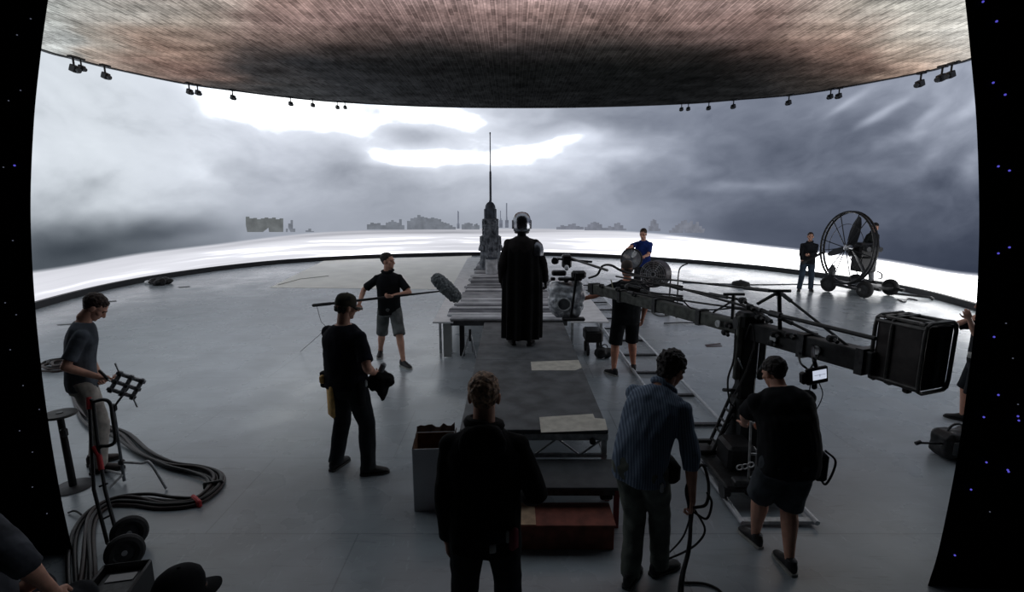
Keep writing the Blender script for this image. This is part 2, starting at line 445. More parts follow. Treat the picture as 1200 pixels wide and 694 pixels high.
CT = t3('''
188,192,188 178,178,174 168,155,146 168,140,132 172,142,136 178,146,142 178,146,142 178,146,142 172,142,136 168,140,130 172,160,150 190,188,178 205,204,196
182,186,182 172,172,166 160,148,138 158,128,120 158,128,122 160,132,128 160,132,128 160,132,128 156,128,122 156,130,122 170,160,148 190,188,178 205,204,196
178,182,178 168,166,160 156,142,130 138,112,106 128,102,98 132,106,102 128,102,98 132,106,100 130,104,98 140,112,104 168,152,140 192,188,178 206,204,196
178,182,180 162,154,144 156,134,120 112,92,86 88,72,68 88,72,70 84,70,68 92,76,72 92,74,70 106,84,78 164,140,126 188,180,168 205,202,194
182,186,184 160,146,134 148,120,106 72,63,61 46,42,42 40,38,38 36,34,35 42,40,39 46,42,41 74,58,54 134,106,94 184,166,150 202,194,184
176,180,180 160,144,132 128,100,90 52,50,51 40,41,44 29,30,32 26,28,29 26,28,29 28,29,30 40,36,35 92,72,64 176,148,130 200,186,174
170,172,172 160,144,132 92,82,78 54,55,57 48,50,54 35,37,40 27,29,31 26,28,30 27,29,31 32,32,33 60,52,48 160,132,116 196,182,170
170,172,172 150,140,132 80,78,78 60,62,64 58,60,64 46,48,52 32,34,37 30,32,35 32,34,37 36,37,39 56,52,50 150,126,112 196,182,170''')
cwx = fbm(cp[:, :, 0] * .5, cp[:, :, 1] * .5, 4)
CC = table(cc, rr_, CT, PX + cwx * 120, PY + cwx * 22)
CC = CC * (1 - NEARC) + np.array([172, 180, 190.]) * NEARC  # unseen near end set to pale blue-grey glow, added to light the stage from above
CC = CC * .80 + CC.mean(-1, keepdims=True) * .20
DK = np.clip((PY - 52) / 25, 0, 1) * np.clip((PX - 330) / 120, 0, 1) * np.clip((930 - PX) / 100, 0, 1); CC = CC * (1 - .34 * DK * (1 - .5 * np.clip((600 - PX) / 150, 0, 1)))[..., None]
m_c, ntc, ac, ec = emissive_attr('ceiling_picture', 1.0)
tcx = ntc.nodes.new('ShaderNodeTexCoord')
def brick(scale, bw, rh, mort, c1, c2, cm, rot=0):
    mp = ntc.nodes.new('ShaderNodeMapping'); mp.inputs['Rotation'].default_value = (0, 0, rot)
    b = ntc.nodes.new('ShaderNodeTexBrick'); b.inputs['Scale'].default_value = scale; b.inputs['Brick Width'].default_value = bw; b.inputs['Row Height'].default_value = rh
    b.inputs['Mortar Size'].default_value = mort; b.inputs['Mortar Smooth'].default_value = .3
    b.inputs['Color1'].default_value = c1; b.inputs['Color2'].default_value = c2; b.inputs['Mortar'].default_value = cm; b.offset_frequency = 2
    ntc.links.new(tcx.outputs['Object'], mp.inputs[0]); ntc.links.new(mp.outputs[0], b.inputs['Vector']); return b
g = lambda v: (v, v, v, 1)
b1 = brick(1.0, .36, .10, .008, g(1.12), g(.60), g(1.35), PI / 2)
b2 = brick(1.0, .17, .065, .008, g(1.1), g(.8), g(.5), PI / 2)
b3 = brick(1.0, 1.5, .5, .010, g(1.05), g(.7), g(1.25), 0)
nz = ntc.nodes.new('ShaderNodeTexNoise'); nz.inputs['Scale'].default_value = 1.3; nz.inputs['Detail'].default_value = 8
ntc.links.new(tcx.outputs['Object'], nz.inputs['Vector'])
mr = ntc.nodes.new('ShaderNodeMapRange'); mr.inputs[1].default_value = .3; mr.inputs[2].default_value = .7; mr.inputs[3].default_value = .62; mr.inputs[4].default_value = 1.4
ntc.links.new(nz.outputs['Fac'], mr.inputs[0])
def mul(a, b, fac=1.0):
    m = ntc.nodes.new('ShaderNodeMix'); m.data_type = 'RGBA'; m.blend_type = 'MULTIPLY'; m.inputs[0].default_value = fac
    ntc.links.new(a, m.inputs[6]); ntc.links.new(b, m.inputs[7]); return m.outputs[2]
o_ = mul(ac.outputs['Color'], b1.outputs['Color']); o_ = mul(o_, b2.outputs['Color'], .7); o_ = mul(o_, b3.outputs['Color'], .7); o_ = mul(o_, mr.outputs[0])
ntc.links.new(o_, ec.inputs[0]); ec.inputs[1].default_value = 1.3
ceil = grid_mesh('ceiling', cp, CC, m_c); setp(ceil, 'overhead ceiling of screens showing a brown brick surface with a dark patch', 'ceiling')
# rim of the ceiling
mb = MB(); mb.loft([[p + V((0, 0, -.03)), p + (p - V((0, 14, CZ))).normalized() * .1 + V((0, 0, -.03)), p + (p - V((0, 14, CZ))).normalized() * .1 + V((0, 0, .25)), p + V((0, 0, .25))] for p in EDGE])
tr = mb.build('trim_2', mat('rim_grey', rgb(38, 39, 42), .6)); tr['kind'] = 'structure'; setp(tr, 'thin dark rim around the edge of the screen ceiling')

# ------------------------------------------------------------ floor
mf = bpy.data.materials.new('grey_painted_floor'); mf.use_nodes = True; nf = mf.node_tree; bf = nf.nodes['Principled BSDF']
tf = nf.nodes.new('ShaderNodeTexCoord')
def fn(scale, det, sx=1, sy=1, dist=0):
    mp = nf.nodes.new('ShaderNodeMapping'); mp.inputs['Scale'].default_value = (sx, sy, 1)
    n = nf.nodes.new('ShaderNodeTexNoise'); n.inputs['Scale'].default_value = scale; n.inputs['Detail'].default_value = det; n.inputs['Distortion'].default_value = dist
    nf.links.new(tf.outputs['Object'], mp.inputs[0]); nf.links.new(mp.outputs[0], n.inputs['Vector']); return n.outputs['Fac']
def rmp(a, lo, hi, o0, o1):
    m = nf.nodes.new('ShaderNodeMapRange'); m.inputs[1].default_value = lo; m.inputs[2].default_value = hi; m.inputs[3].default_value = o0; m.inputs[4].default_value = o1
    nf.links.new(a, m.inputs[0]); return m.outputs[0]
def fm(a, b, op='MULTIPLY'):
    m = nf.nodes.new('ShaderNodeMath'); m.operation = op
    for i, q in enumerate((a, b)):
        if isinstance(q, (int, float)): m.inputs[i].default_value = q
        else: nf.links.new(q, m.inputs[i])
    return m.outputs[0]
bk = nf.nodes.new('ShaderNodeTexBrick'); bk.inputs['Scale'].default_value = 1; bk.inputs['Brick Width'].default_value = 2.44; bk.inputs['Row Height'].default_value = 1.22; bk.inputs['Mortar Size'].default_value = .006
bk.inputs['Color1'].default_value = g(1); bk.inputs['Color2'].default_value = g(.94); bk.inputs['Mortar'].default_value = g(.7)
nf.links.new(tf.outputs['Object'], bk.inputs['Vector'])
v_ = fm(rmp(fn(.35, 4), .3, .7, .86, 1.12), rmp(fn(2.2, 7, 1, 1.6, .6), .3, .7, .88, 1.10))
v_ = fm(v_, rmp(fn(9, 3, .35, 3.5, 1.2), .60, .72, 1.0, .80))
v_ = fm(v_, rmp(fn(14, 4, 2.2, .5, 1.0), .64, .72, 1.0, 1.22))
sc_ = nf.nodes.new('ShaderNodeSeparateColor'); nf.links.new(bk.outputs['Color'], sc_.inputs[0]); v_ = fm(v_, sc_.outputs[0])
mx = nf.nodes.new('ShaderNodeMix'); mx.data_type = 'RGBA'; mx.blend_type = 'MULTIPLY'; mx.inputs[0].default_value = 1; mx.inputs[6].default_value = (.36, .405, .435, 1)
cb = nf.nodes.new('ShaderNodeCombineColor')
for i in range(3): nf.links.new(v_, cb.inputs[i])
nf.links.new(cb.outputs[0], mx.inputs[7]); nf.links.new(mx.outputs[2], bf.inputs['Base Color'])
nf.links.new(rmp(fn(1.3, 6), .3, .7, .22, .34), bf.inputs['Roughness']); bf.inputs['Specular IOR Level'].default_value = .75
mb = MB(); mb.poly([(-14, -2.5, 0), (14, -2.5, 0), (14, 27, 0), (-14, 27, 0)], .2)
fl = mb.build('floor', mf, smooth=0); fl['kind'] = 'structure'; setp(fl, 'grey painted stage floor with faint board seams and scuffs', 'floor')

# ------------------------------------------------------------ dark ends of the screen ring beside the opening
m_pan = mat('matte_black_panel', (0.0022, 0.0022, 0.0026, 1), .8, 0, 5, .3, spec=.15)
m_led_b = mat('blue_status_light', (0, 0, 0, 1), emit=(.16, .14, 1, 1), estr=.55)
m_led_w = mat('white_status_light', (0, 0, 0, 1), emit=(.6, .65, .9, 1), estr=.12)
def end_panel(name, edge_px, y_at, outx, side, dots, label):
    ins = [P(px, py, y_at) for px, py in edge_px]
    ins[0].z = 0.0
    inner = cr(ins, 6)
    mb = MB(); th = V((side * .05, .55, 0))
    # a thick panel: inner outline, outer side far out
    rings = []
    for p in inner:
        o = V((outx, y_at - .25, p.z))
        rings.append([p, o, o + V((0, .5, 0)), p + V((side * .42, .36, 0))])
    mb.loft(rings)
    pl = mb.build(name, [m_pan], smooth=0)
    pl['kind'] = 'structure'; setp(pl, label, 'wall')
    mb = MB()
    for px, py, kind in dots:
        q = P(px, py, y_at); t = (q.x - outx) ; yy = y_at
        # the face runs from the inner edge back to the outer side
        e = min(inner, key=lambda s: abs(s.z - q.z)); fr = (q.x - e.x) / (outx - e.x); yy = y_at - .25 * fr
        q = P(px, py, yy - .012); mb.mi = kind
        mb.ell(q, (.0062 if kind == 0 else .0042,) * 3, n=8, m=6)
    d = mb.build('status_light', [m_led_b, m_led_w], pl); d['kind'] = 'stuff'
    return pl
end_panel('wall_left', [(88, 662), (71, 580), (56, 490), (45, 400), (38, 310), (36, 230), (40, 140), (47, 70), (55, 10), (66, -60)], 3.42, -6.4, -1,
          [(36, 22, 1), (20, 41, 1), (24, 106, 1), (10, 118, 1), (17, 194, 0), (15, 282, 1), (6, 355, 1), (19, 369, 1), (27, 452, 1), (23, 505, 1), (38, 530, 1), (55, 602, 1), (38, 571, 1), (4, 196, 1), (12, 410, 1), (46, 480, 1)],
          'black unlit end of the screen ring next to the man in grey')
end_panel('wall_right', [(1086, 694), (1101, 640), (1121, 540), (1134, 450), (1143, 370), (1147, 290), (1147, 220), (1144, 140), (1138, 70), (1132, 10), (1124, -60)], 3.1, 6.0, 1,
          [(1152, 2, 0), (1168, 25, 0), (1164, 97, 0), (1178, 111, 0), (1170, 195, 0), (1183, 200, 0), (1170, 297, 0), (1183, 290, 0), (1165, 395, 0), (1179, 379, 1), (1170, 463, 0), (1153, 489, 0), (1193, 488, 0), (1194, 493, 0), (1156, 542, 0), (1181, 551, 0), (1182, 553, 0), (1138, 574, 0), (1119, 651, 0), (1193, 474, 1), (1160, 600, 1), (1187, 420, 1)],
          'black unlit end of the screen ring dotted with tiny blue lights')
# ------------------------------------------------------------ people
def fabric(name, r, g_, b, ns=9, amt=.25, rough=.92, bump=.25): return mat('cloth_' + name, rgb(r, g_, b), rough, 0, ns, amt, bump, spec=.2)
SKIN = mat('skin', rgb(206, 156, 134), .55, 0, 14, .10, .05, spec=.35)
SKIN_T = mat('tanned_skin', rgb(190, 130, 106), .55, 0, 14, .10, .05, spec=.35)
EYE = mat('eye_dark', (0.01, 0.008, 0.008, 1), .2)
HAIR_D = mat('dark_brown_hair', rgb(34, 26, 22), .6, 0, 60, .5, .6, spec=.35)
HAIR_B = mat('brown_hair', rgb(58, 42, 32), .6, 0, 60, .5, .6, spec=.35)
HAIR_L = mat('light_brown_hair', rgb(168, 134, 108), .6, 0, 45, .6, .8, spec=.35)
C_BLK = fabric('black_jersey', 22, 24, 27)
C_BLKW = fabric('black_wool', 8, 8, 10, 14, .3)
C_NAVY = fabric('navy_black_jersey', 14, 16, 27)
C_GREY = fabric('slate_grey_jersey', 84, 90, 98)
C_KHAKI = fabric('pale_khaki', 172, 166, 158)
C_CARGO = fabric('grey_cargo', 104, 108, 108)
C_DKTR = fabric('charcoal_twill', 36, 39, 43)
C_JEANB = fabric('black_denim', 26, 30, 35)
C_JEAN = fabric('blue_grey_denim', 62, 74, 88)
C_OLIVE = fabric('faded_olive', 98, 104, 98)
C_DKSH = fabric('dark_grey_shorts', 66, 71, 76)
C_BLUE = fabric('royal_blue_jersey', 30, 52, 118)
C_SHOE = mat('shoe_black', rgb(22, 22, 24), .6, 0, 20, .3)
C_SHOEB = mat('shoe_brown', rgb(40, 28, 24), .55, 0, 20, .3)
C_SOLE = mat('shoe_sole_white', rgb(170, 170, 165), .6, 0, 20, .1)
C_SOLED = mat('shoe_sole_dark', rgb(40, 40, 40), .7, 0, 20, .1)
C_STRIPE = stripes('cloth_blue_stripe', rgb(70, 86, 108), rgb(122, 138, 158), 20)
C_CAMO = mat('cloth_camouflage', rgb(62, 56, 42), .9, 0, 22, .3, .1, col2=rgb(24, 22, 18))
C_TAN = mat('tan_leather', rgb(226, 182, 110), .75, 0, 20, .2, .2)

PROF = [(.455, .055, .05), (.478, .090, .066), (.52, .098, .071), (.57, .093, .064), (.62, .087, .060), (.68, .095, .066), (.74, .103, .070), (.775, .103, .066), (.800, .088, .057), (.822, .060, .048), (.842, .038, .040)]
def ik(a, t, l1, l2, hint):
    d = t - a; L = d.length; Lm = min(L, (l1 + l2) * .995)
    dn = d.normalized(); t = a + dn * Lm
    x = (l1 * l1 - l2 * l2 + Lm * Lm) / (2 * Lm); y = math.sqrt(max(l1 * l1 - x * x, 0))
    h = V(hint); h = h - dn * h.dot(dn)
    if h.length < 1e-5: h = perp(dn)[0]
    return a + dn * x + h.normalized() * y, t

def hand_mesh(w, d, nrm, H, curl=30, thumb=1, spread=1.0, grip=False):
    """palm, four unequal bent fingers and a thumb; nrm points out of the palm"""
    k = H / 1.78; d = d.normalized(); nrm = (nrm - d * nrm.dot(d)).normalized(); s = d.cross(nrm)
    mb = MB(); R = Matrix((s, d, nrm)).transposed()
    mb.tube([w - d * .03 * k, w + d * .02 * k], [.024 * k, .026 * k], 10, round_=True)
    mb.ell(w + d * .052 * k, (.041 * k, .054 * k, .0165 * k), R)
    L = (.066, .078, .073, .058)
    for i in range(4):
        off = (i - 1.5)
        b = w + d * (.088 - .006 * abs(off)) * k + s * off * .0195 * k
        pts_ = [b - d * .02 * k, b]; dd = d + s * off * .05 * spread; dd.normalize(); ax = dd.cross(nrm)
        cur = b
        for j, fr in enumerate((.45, .32, .26)):
            dd = Matrix.Rotation(math.radians(curl * (1.0 + .12 * j)), 3, ax) @ dd
            cur = cur + dd * L[i] * fr * k; pts_.append(cur)
        mb.tube(pts_, [.0095 * k, .0092 * k, .0085 * k, .0078 * k, .0066 * k], 8, round_=True)
    b = w + d * .028 * k + s * thumb * .026 * k
    t1 = (d * .65 + s * thumb * .75 + nrm * .25).normalized(); t2 = (d * .95 + s * thumb * .25 + nrm * (.5 if grip else .2)).normalized()
    mb.tube([b, b + t1 * .038 * k, b + t1 * .038 * k + t2 * .030 * k, b + t1 * .038 * k + t2 * .052 * k], [.0135 * k, .0115 * k, .0098 * k, .0078 * k], 8, round_=True)
    return mb

class Person: pass

def person(label, feet, face, H=1.78, build=1.0, belly=1.0, lean=0, side=0, twist=0, hyaw=0, hpitch=0, hroll=0, drop=0, hip=(0, 0), hands=(None, None), elbows=(None, None), palms=(None, None), curl=(28, 28),
           toes=(12, 12), knees=None, top=None, top_len=.47, sleeve='short', bottom='trousers', bot=None, shoe=C_SHOE, sole=None, skin=SKIN, hair=HAIR_D, hairkind='short', cap=None, vox=.0095, zfoot=0.0, collar=False, hood=False,
           group=None, seed=1, nobody_legs=False, wr=.006, heel=(0, 0), neck=1.0):
    S = Person(); fx = V((face[0], face[1], 0)).normalized(); F = fx; U = V((0, 0, 1)); R = F.cross(U); k = H / 1.78
    fL, fR = V(feet[0]), V(feet[1]); mid = (fL + fR) / 2
    base_z = min(fL.z, fR.z)
    root = empty('person', (mid.x, mid.y, base_z), label, 'person', group); S.root = root
    # legs
    hipz = .515 * H - drop
    pel = V((mid.x, mid.y, base_z)) + F * hip[1] + R * hip[0]
    def hips(z):
        c = V((pel.x, pel.y, base_z + z)); return c - R * .052 * H * build, c + R * .052 * H * build
    ank = [fL + U * (.048 * H + heel[0]) , fR + U * (.048 * H + heel[1])]
    for _ in range(60):
        hj = hips(hipz)
        if max((ank[i] - hj[i]).length for i in (0, 1)) <= .4735 * H: break
        hipz -= .004 * H
    S.hipc = (hj[0] + hj[1]) / 2
    kn = []
    for i in (0, 1):
        hint = F if knees is None else knees[i]
        q, _ = ik(hj[i], ank[i], .242 * H, .234 * H, hint); kn.append(q)
    # spine
    axes = {}; pos = {}
    p = S.hipc.copy(); step = .005
    hs = np.arange(.515, .85, step); cur = p.copy(); TW = math.radians(twist)
    up_at = lambda h: max(0.0, min(1.0, (h - .50) / .20))
    for h in hs:
        a = math.radians(lean) * up_at(h); b = math.radians(side) * up_at(h)
        u = (U * math.cos(a) + F * math.sin(a)); u = (u * math.cos(b) + R * math.sin(b)).normalized()
        pos[round(h, 3)] = cur.copy(); axes[round(h, 3)] = u; cur = cur + u * step * H
    def sp(h):
        if h < .515: return S.hipc + U * (h - .515) * H, U
        h_ = .515 + round((h - .515) / step) * step; h_ = min(max(h_, .515), .845); key = min(pos.keys(), key=lambda q: abs(q - h_)); return pos[key], axes[key]
    def frame(h):
        c, u = sp(h); t = TW * up_at(h)
        f = F * math.cos(t) + R * math.sin(t); r = f.cross(u).normalized(); f = u.cross(r).normalized(); return c, u, r, f
    def ring(h, a, b, n=20, grow=0.0):
        c, u, r, f = frame(h); out = []
        for j in range(n):
            t = 2 * PI * j / n; ct, st = math.cos(t), math.sin(t)
            e = .82
            x = math.copysign(abs(ct) ** e, ct) * (a * H * build + grow); y = math.copysign(abs(st) ** e, st) * (b * H * build * (belly if h < .7 else 1) + grow)
            out.append(c + r * x + f * y)
        return out
    S.frame = frame
    body = MB()
    body.loft([ring(*q) for q in PROF])
    c, u, r, f = frame(.795); S.chest = (c, u, r, f)
    sh = [c - r * .098 * H * build - u * .012 * H, c + r * .098 * H * build - u * .012 * H]; S.sh = sh
    elb = []; wri = []
    for i in (0, 1):
        sg = -1 if i == 0 else 1
        t = hands[i]
        if t is None: t = sh[i] - U * .30 * H + r * sg * .05 * H + f * .03 * H
        hint = elbows[i] if elbows[i] is not None else (-f * .8 + r * sg * .5 - U * .4)
        e, w_ = ik(sh[i], V(t), .172 * H, .150 * H, hint); elb.append(e); wri.append(w_)
        g_ = (.5 + .5 * build)
        body.tube([sh[i] + r * -sg * .05 * H - u * .01 * H, sh[i], sh[i].lerp(e, .35), sh[i].lerp(e, .8), e], [.028 * H * g_, .029 * H * g_, .0275 * H * g_, .024 * H * g_, .0225 * H * g_], 12, round_=True)
        body.tube([e, e.lerp(w_, .28), e.lerp(w_, .7), w_], [.0225 * H * g_, .0240 * H * g_, .018 * H, .0150 * H], 12, round_=True)
    S.elb, S.wri = elb, wri
    extra = []
    S.hand = []
    for i in (0, 1):
        d = (wri[i] - elb[i]).normalized(); sg = -1 if i == 0 else 1
        pn = palms[i] if palms[i] is not None else (-r * sg)
        hm = hand_mesh(wri[i], d, V(pn), H, curl[i], thumb=1 if (d.cross(V(pn)).dot(f) > 0) else -1)
        S.hand.append(wri[i] + d * .075 * k)
        extra.append(hm)
    legr = [(0, .054), (.3, .050), (.75, .038), (1, .033)]
    for i in (0, 1):
        g_ = .45 + .55 * build
        body.tube([hj[i].lerp(kn[i], t) for t, _ in legr], [q * H * g_ for _, q in legr], 14, round_=True)
        kf = (kn[i] - ank[i]).normalized()
        body.tube([kn[i], kn[i].lerp(ank[i], .3) - F * .006 * H, kn[i].lerp(ank[i], .7), ank[i]], [.033 * H * g_, .0345 * H * g_, .024 * H * g_, .0195 * H], 12, round_=True)
    # neck and head
    c, u, r0, f0 = frame(.832)
    hy = math.radians(hyaw); f1 = f0 * math.cos(hy) + r0 * math.sin(hy); r1 = f1.cross(u).normalized(); f1 = u.cross(r1)
    upb = (u * .55 + U * .45).normalized(); r1 = f1.cross(upb).normalized(); f1 = upb.cross(r1).normalized()
    hp = math.radians(hpitch); f2 = f1 * math.cos(hp) - upb * math.sin(hp); u2 = upb * math.cos(hp) + f1 * math.sin(hp)
    hr = math.radians(hroll); r2 = r1 * math.cos(hr) - u2 * math.sin(hr); u2 = u2 * math.cos(hr) + r1 * math.sin(hr)
    ndir = (u * .6 + u2 * .4).normalized()
    HC = c + ndir * .072 * H * neck + u2 * .030 * H + f2 * .010 * H
    HM = Matrix((r2, f2, u2)).transposed(); S.HC, S.HM = HC, HM
    hp_ = lambda x, y, z: HC + HM @ V((x * k, y * k, z * k))
    S.hp = hp_
    body.tube([c - u * .03 * H, c + u * .01 * H, hp_(0, -.012, -.055)], [.040 * H, .034 * H, .033 * H], 14, round_=True)
    head = MB()
    head.tube([hp_(0, -.012, -.13), hp_(0, -.012, -.05)], [.052 * k, .053 * k], 14, round_=True)
    head.ell(hp_(0, -.012, .022), (.076 * k, .097 * k, .092 * k), HM); head.ell(hp_(0, .030, -.045), (.058 * k, .058 * k, .070 * k), HM)
    head.ell(hp_(0, .066, -.088), (.026 * k, .022 * k, .020 * k), HM); head.ell(hp_(0, .072, .028), (.052 * k, .020 * k, .014 * k), HM)
    head.tube([hp_(0, .082, .018), hp_(0, .100, -.012), hp_(0, .106, -.026)], [.009 * k, .012 * k, .0145 * k], 8, round_=True)
    head.ell(hp_(-.011, .092, -.030), (.010 * k,) * 3, HM); head.ell(hp_(.011, .092, -.030), (.010 * k,) * 3, HM)
    head.ell(hp_(0, .083, -.052), (.024 * k, .011 * k, .006 * k), HM); head.ell(hp_(0, .081, -.063), (.022 * k, .011 * k, .007 * k), HM)
    for sx in (-1, 1):
        head.ell(hp_(sx * .079, -.012, -.012), (.010 * k, .021 * k, .033 * k), HM @ rotm('Y', sx * 8)); head.ell(hp_(sx * .042, .052, -.018), (.026 * k, .024 * k, .022 * k), HM)
    hv = min(vox, .0062)
    ex = [remesh(head, '_mesh_only', [], root, hv, 2)] + [remesh(m_, '_mesh_only', [], root, .0052 if vox < .009 else .007, 2) for m_ in extra]
    S.body = remesh(body, 'body', skin, root, vox, 3, extra=ex)
    eb = MB()
    for sx in (-1, 1):
        e = MB(); e.ell(hp_(sx * .031, .071, .006), (.0105 * k, .0095 * k, .007 * k), HM, 10, 8); e.build('eye', EYE, root)
        e = MB(); e.tube([hp_(sx * .015, .092, .026), hp_(sx * .034, .088, .031), hp_(sx * .054, .070, .026)], .0032 * k, 6, round_=True); e.build('eyebrow', hair or HAIR_D, root)
    # hair or cap
    if hair and hairkind:
        hm = MB()
        if cap: hm.ell(hp_(0, -.046, -.012), (.079 * k, .060 * k, .052 * k), HM)
        elif hairkind == 'buzz':
            hm.ell(hp_(0, -.020, .034), (.0775 * k, .0965 * k, .088 * k), HM)
        else:
            th = .010 if hairkind == 'short' else .020
            hm.ell(hp_(0, -.034, .045), ((.075 + th) * k, (.094 + th) * k, (.084 + th) * k), HM); hm.ell(hp_(0, -.055, -.005), (.064 * k, .048 * k, .055 * k), HM)
            hm.ell(hp_(0, .018, .092), (.052 * k, .046 * k, (.016 + th) * k), HM)
            if hairkind == 'curly': hm.ell(hp_(0, -.055, -.015), (.078 * k, .058 * k, .078 * k), HM)
            if hairkind == 'long': hm.ell(hp_(0, -.075, -.08), (.07 * k, .045 * k, .12 * k), HM)
        remesh(hm, 'hair', hair, root, .006, 1, disp=.006 * (2.0 if hairkind == 'curly' else 1), dscale=42, seed=seed)
    if cap:
        cm = MB(); Rr = .092 * k
        prof = [(1.0, -.012), (1.02, .02), (.98, .05), (.85, .082), (.6, .102), (.3, .111), (.05, .113)]
        cm.loft([[hp_(0, -.010, .024) + HM @ V((.083 * k * q * math.cos(2 * PI * j / 24), .101 * k * q * math.sin(2 * PI * j / 24), z * k)) for j in range(24)] for q, z in prof])
        cp_ = cm.build('cap', cap[0], root)
        bm_ = MB(); A_ = [math.radians(a_) for a_ in range(20, 161, 10)]
        inn = [hp_(.080 * math.cos(a_), -.010 + .098 * math.sin(a_), .016) for a_ in A_]; out_ = [hp_(.084 * math.cos(a_) , -.010 + .098 * math.sin(a_) + .078 * math.sin(a_) ** .7, .004 - .012 * abs(math.cos(a_))) for a_ in A_]
        lo = V(HM @ V((0, 0, -.004)))
        bm_.loft([[a_, b_, b_ + lo, a_ + lo] for a_, b_ in zip(inn, out_)]); bm_.build('brim', cap[1], cp_)
        bt = MB(); bt.ell(hp_(0, -.010, .138), (.008 * k, .008 * k, .004 * k), HM, 8, 6); bt.build('cap_button', cap[1], cp_)
    # clothes
    if top:
        g0 = .010 * H
        tm = MB(); rows_ = []
        for h in np.linspace(top_len, .825, 17):
            a = np.interp(h, [q[0] for q in PROF], [q[1] for q in PROF]); b = np.interp(h, [q[0] for q in PROF], [q[2] for q in PROF])
            if h < .74: a = max(a, .097); b = max(b, .066)
            rows_.append(ring(h, a, b, 22, g0))
        rows_.append(ring(.840, .042, .042, 22, .005 * H))
        tm.loft(rows_)
        ct_, ut_, rt_, ft_ = frame(.832)
        for i in (0, 1):
            sg = -1 if i == 0 else 1; g_ = (.5 + .5 * build)
            tm.tube([ct_ + rt_ * sg * .022 * H - ut_ * .016 * H, sh[i] + ut_ * .002 * H], [.030 * H, .030 * H * g_], 12, round_=True)
            if sleeve == 'short':
                e2 = sh[i].lerp(elb[i], .80)
                tm.tube([sh[i] - r * sg * .05 * H - u * .012 * H, sh[i], sh[i].lerp(elb[i], .4), e2], [.034 * H * g_, .036 * H * g_, .0365 * H * g_, .0385 * H * g_], 14)
                tm.ell(sh[i], (.0365 * H * g_,) * 3)
            elif sleeve == 'none':
                tm.ell(sh[i] - r * sg * .02 * H, (.043 * H * g_,) * 3)
            else:
                tm.ell(sh[i], (.0375 * H * g_,) * 3)
                fr = 1.0 if sleeve == 'long' else .35
                w2 = elb[i].lerp(wri[i], fr * .97)
                tm.tube([sh[i] - r * sg * .05 * H - u * .012 * H, sh[i], sh[i].lerp(elb[i], .5), elb[i], elb[i].lerp(w2, .45), w2], [.034 * H * g_, .037 * H * g_, .0375 * H * g_, .035 * H * g_, .032 * H * g_, .026 * H * g_ if fr == 1 else .029 * H * g_], 14)
        nm = 'hoodie' if hood else ('shirt' if sleeve != 'short' or collar else 'tee_shirt')
        S.top = remesh(tm, nm, top, root, max(vox, .0085), 3, disp=wr, dscale=9, dstretch=.6, seed=seed)
        if collar or hood:
            cb_ = MB(); c2, u_, rr2, ff2 = frame(.838)
            ring_ = [c2 + u_ * (.004 + .010 * (math.cos(t) < 0) - .006 * math.sin(t)) * H + rr2 * .046 * H * math.cos(t) + ff2 * (.044 * H * math.sin(t) + .004 * H) for t in np.linspace(0, 2 * PI, 20, endpoint=False)]
            cb_.tube(ring_, .012 * H if collar else .017 * H, 8, close=True)
            cb_.build('collar', top, S.top)
        if hood:
            hb = MB(); c2, u_, rr2, ff2 = frame(.80)
            hb.ell(c2 - ff2 * .058 * H + u_ * .012 * H, (.072 * H, .030 * H, .062 * H), Matrix((rr2, ff2, u_)).transposed()); hb.ell(c2 - ff2 * .045 * H + u_ * .045 * H, (.060 * H, .030 * H, .022 * H), Matrix((rr2, ff2, u_)).transposed())
            remesh(hb, 'hood', top, S.top, .009, 4, disp=.007, dscale=12, seed=seed)
    if bottom:
        bm2 = MB(); g0 = .008 * H
        bm2.loft([ring(h, max(a, .085), max(b, .062), 22, g0) for h, a, b in PROF[:3]] + [ring(.565, .094, .065, 22, g0 * .6)])
        for i in (0, 1):
            g_ = .45 + .55 * build
            if bottom == 'shorts':
                kk = kn[i].lerp(ank[i], .02)
                bm2.tube([hj[i] + U * .01 * H, hj[i].lerp(kk, .35), hj[i].lerp(kk, .75), kk], [.058 * H * g_, .058 * H * g_, .054 * H * g_, .055 * H * g_], 16)
            else:
                af = ank[i] - U * .012 * H
                bm2.tube([hj[i] + U * .01 * H, hj[i].lerp(kn[i], .35), hj[i].lerp(kn[i], .8), kn[i], kn[i].lerp(af, .4), kn[i].lerp(af, .8), af], [.058 * H * g_, .056 * H * g_, .047 * H * g_, .044 * H * g_, .042 * H * g_, .038 * H * g_, .039 * H * g_], 16, round_=False)
                bm2.ell(kn[i], (.044 * H * g_,) * 3)
        S.bottom = remesh(bm2, bottom, bot, root, max(vox, .0085), 3, disp=wr * .9, dscale=8, dstretch=.8, seed=seed + 5)
    for i, ft in ((0, fL), (1, fR)):
        a = math.radians(toes[i]) * (1 if i == 0 else -1)
        tf_ = F * math.cos(a) - R * math.sin(a); tr_ = tf_.cross(U)
        hz = heel[i]
        def fp_(x, y, z):
            return ft + tr_ * x * k + tf_ * y * k + U * (z * k + hz * max(0, (.13 - y) / .2))
        sm = MB()
        sm.loft([[fp_(wd * math.cos(t), y, max(0.012, z0 + hh * (1 + math.sin(t)) / 2)) for t in np.linspace(0, 2 * PI, 14, endpoint=False)] for y, wd, z0, hh in ((-.078, .022, .012, .075), (-.06, .034, .012, .10), (-.02, .038, .012, .115), (.03, .038, .012, .095), (.09, .043, .012, .066), (.14, .043, .012, .050), (.175, .034, .012, .040), (.195, .016, .012, .026))])
        sm.tube([fp_(0, -.025, .06), fp_(0, -.028, .115)], [.042 * k, .041 * k], 12)
        so = remesh(sm, 'shoe', shoe, root, .008, 2)
        sl = MB()
        ol = [(-.082, .026), (-.06, .038), (-.02, .040), (.03, .040), (.09, .047), (.14, .047), (.18, .036), (.202, .016)]
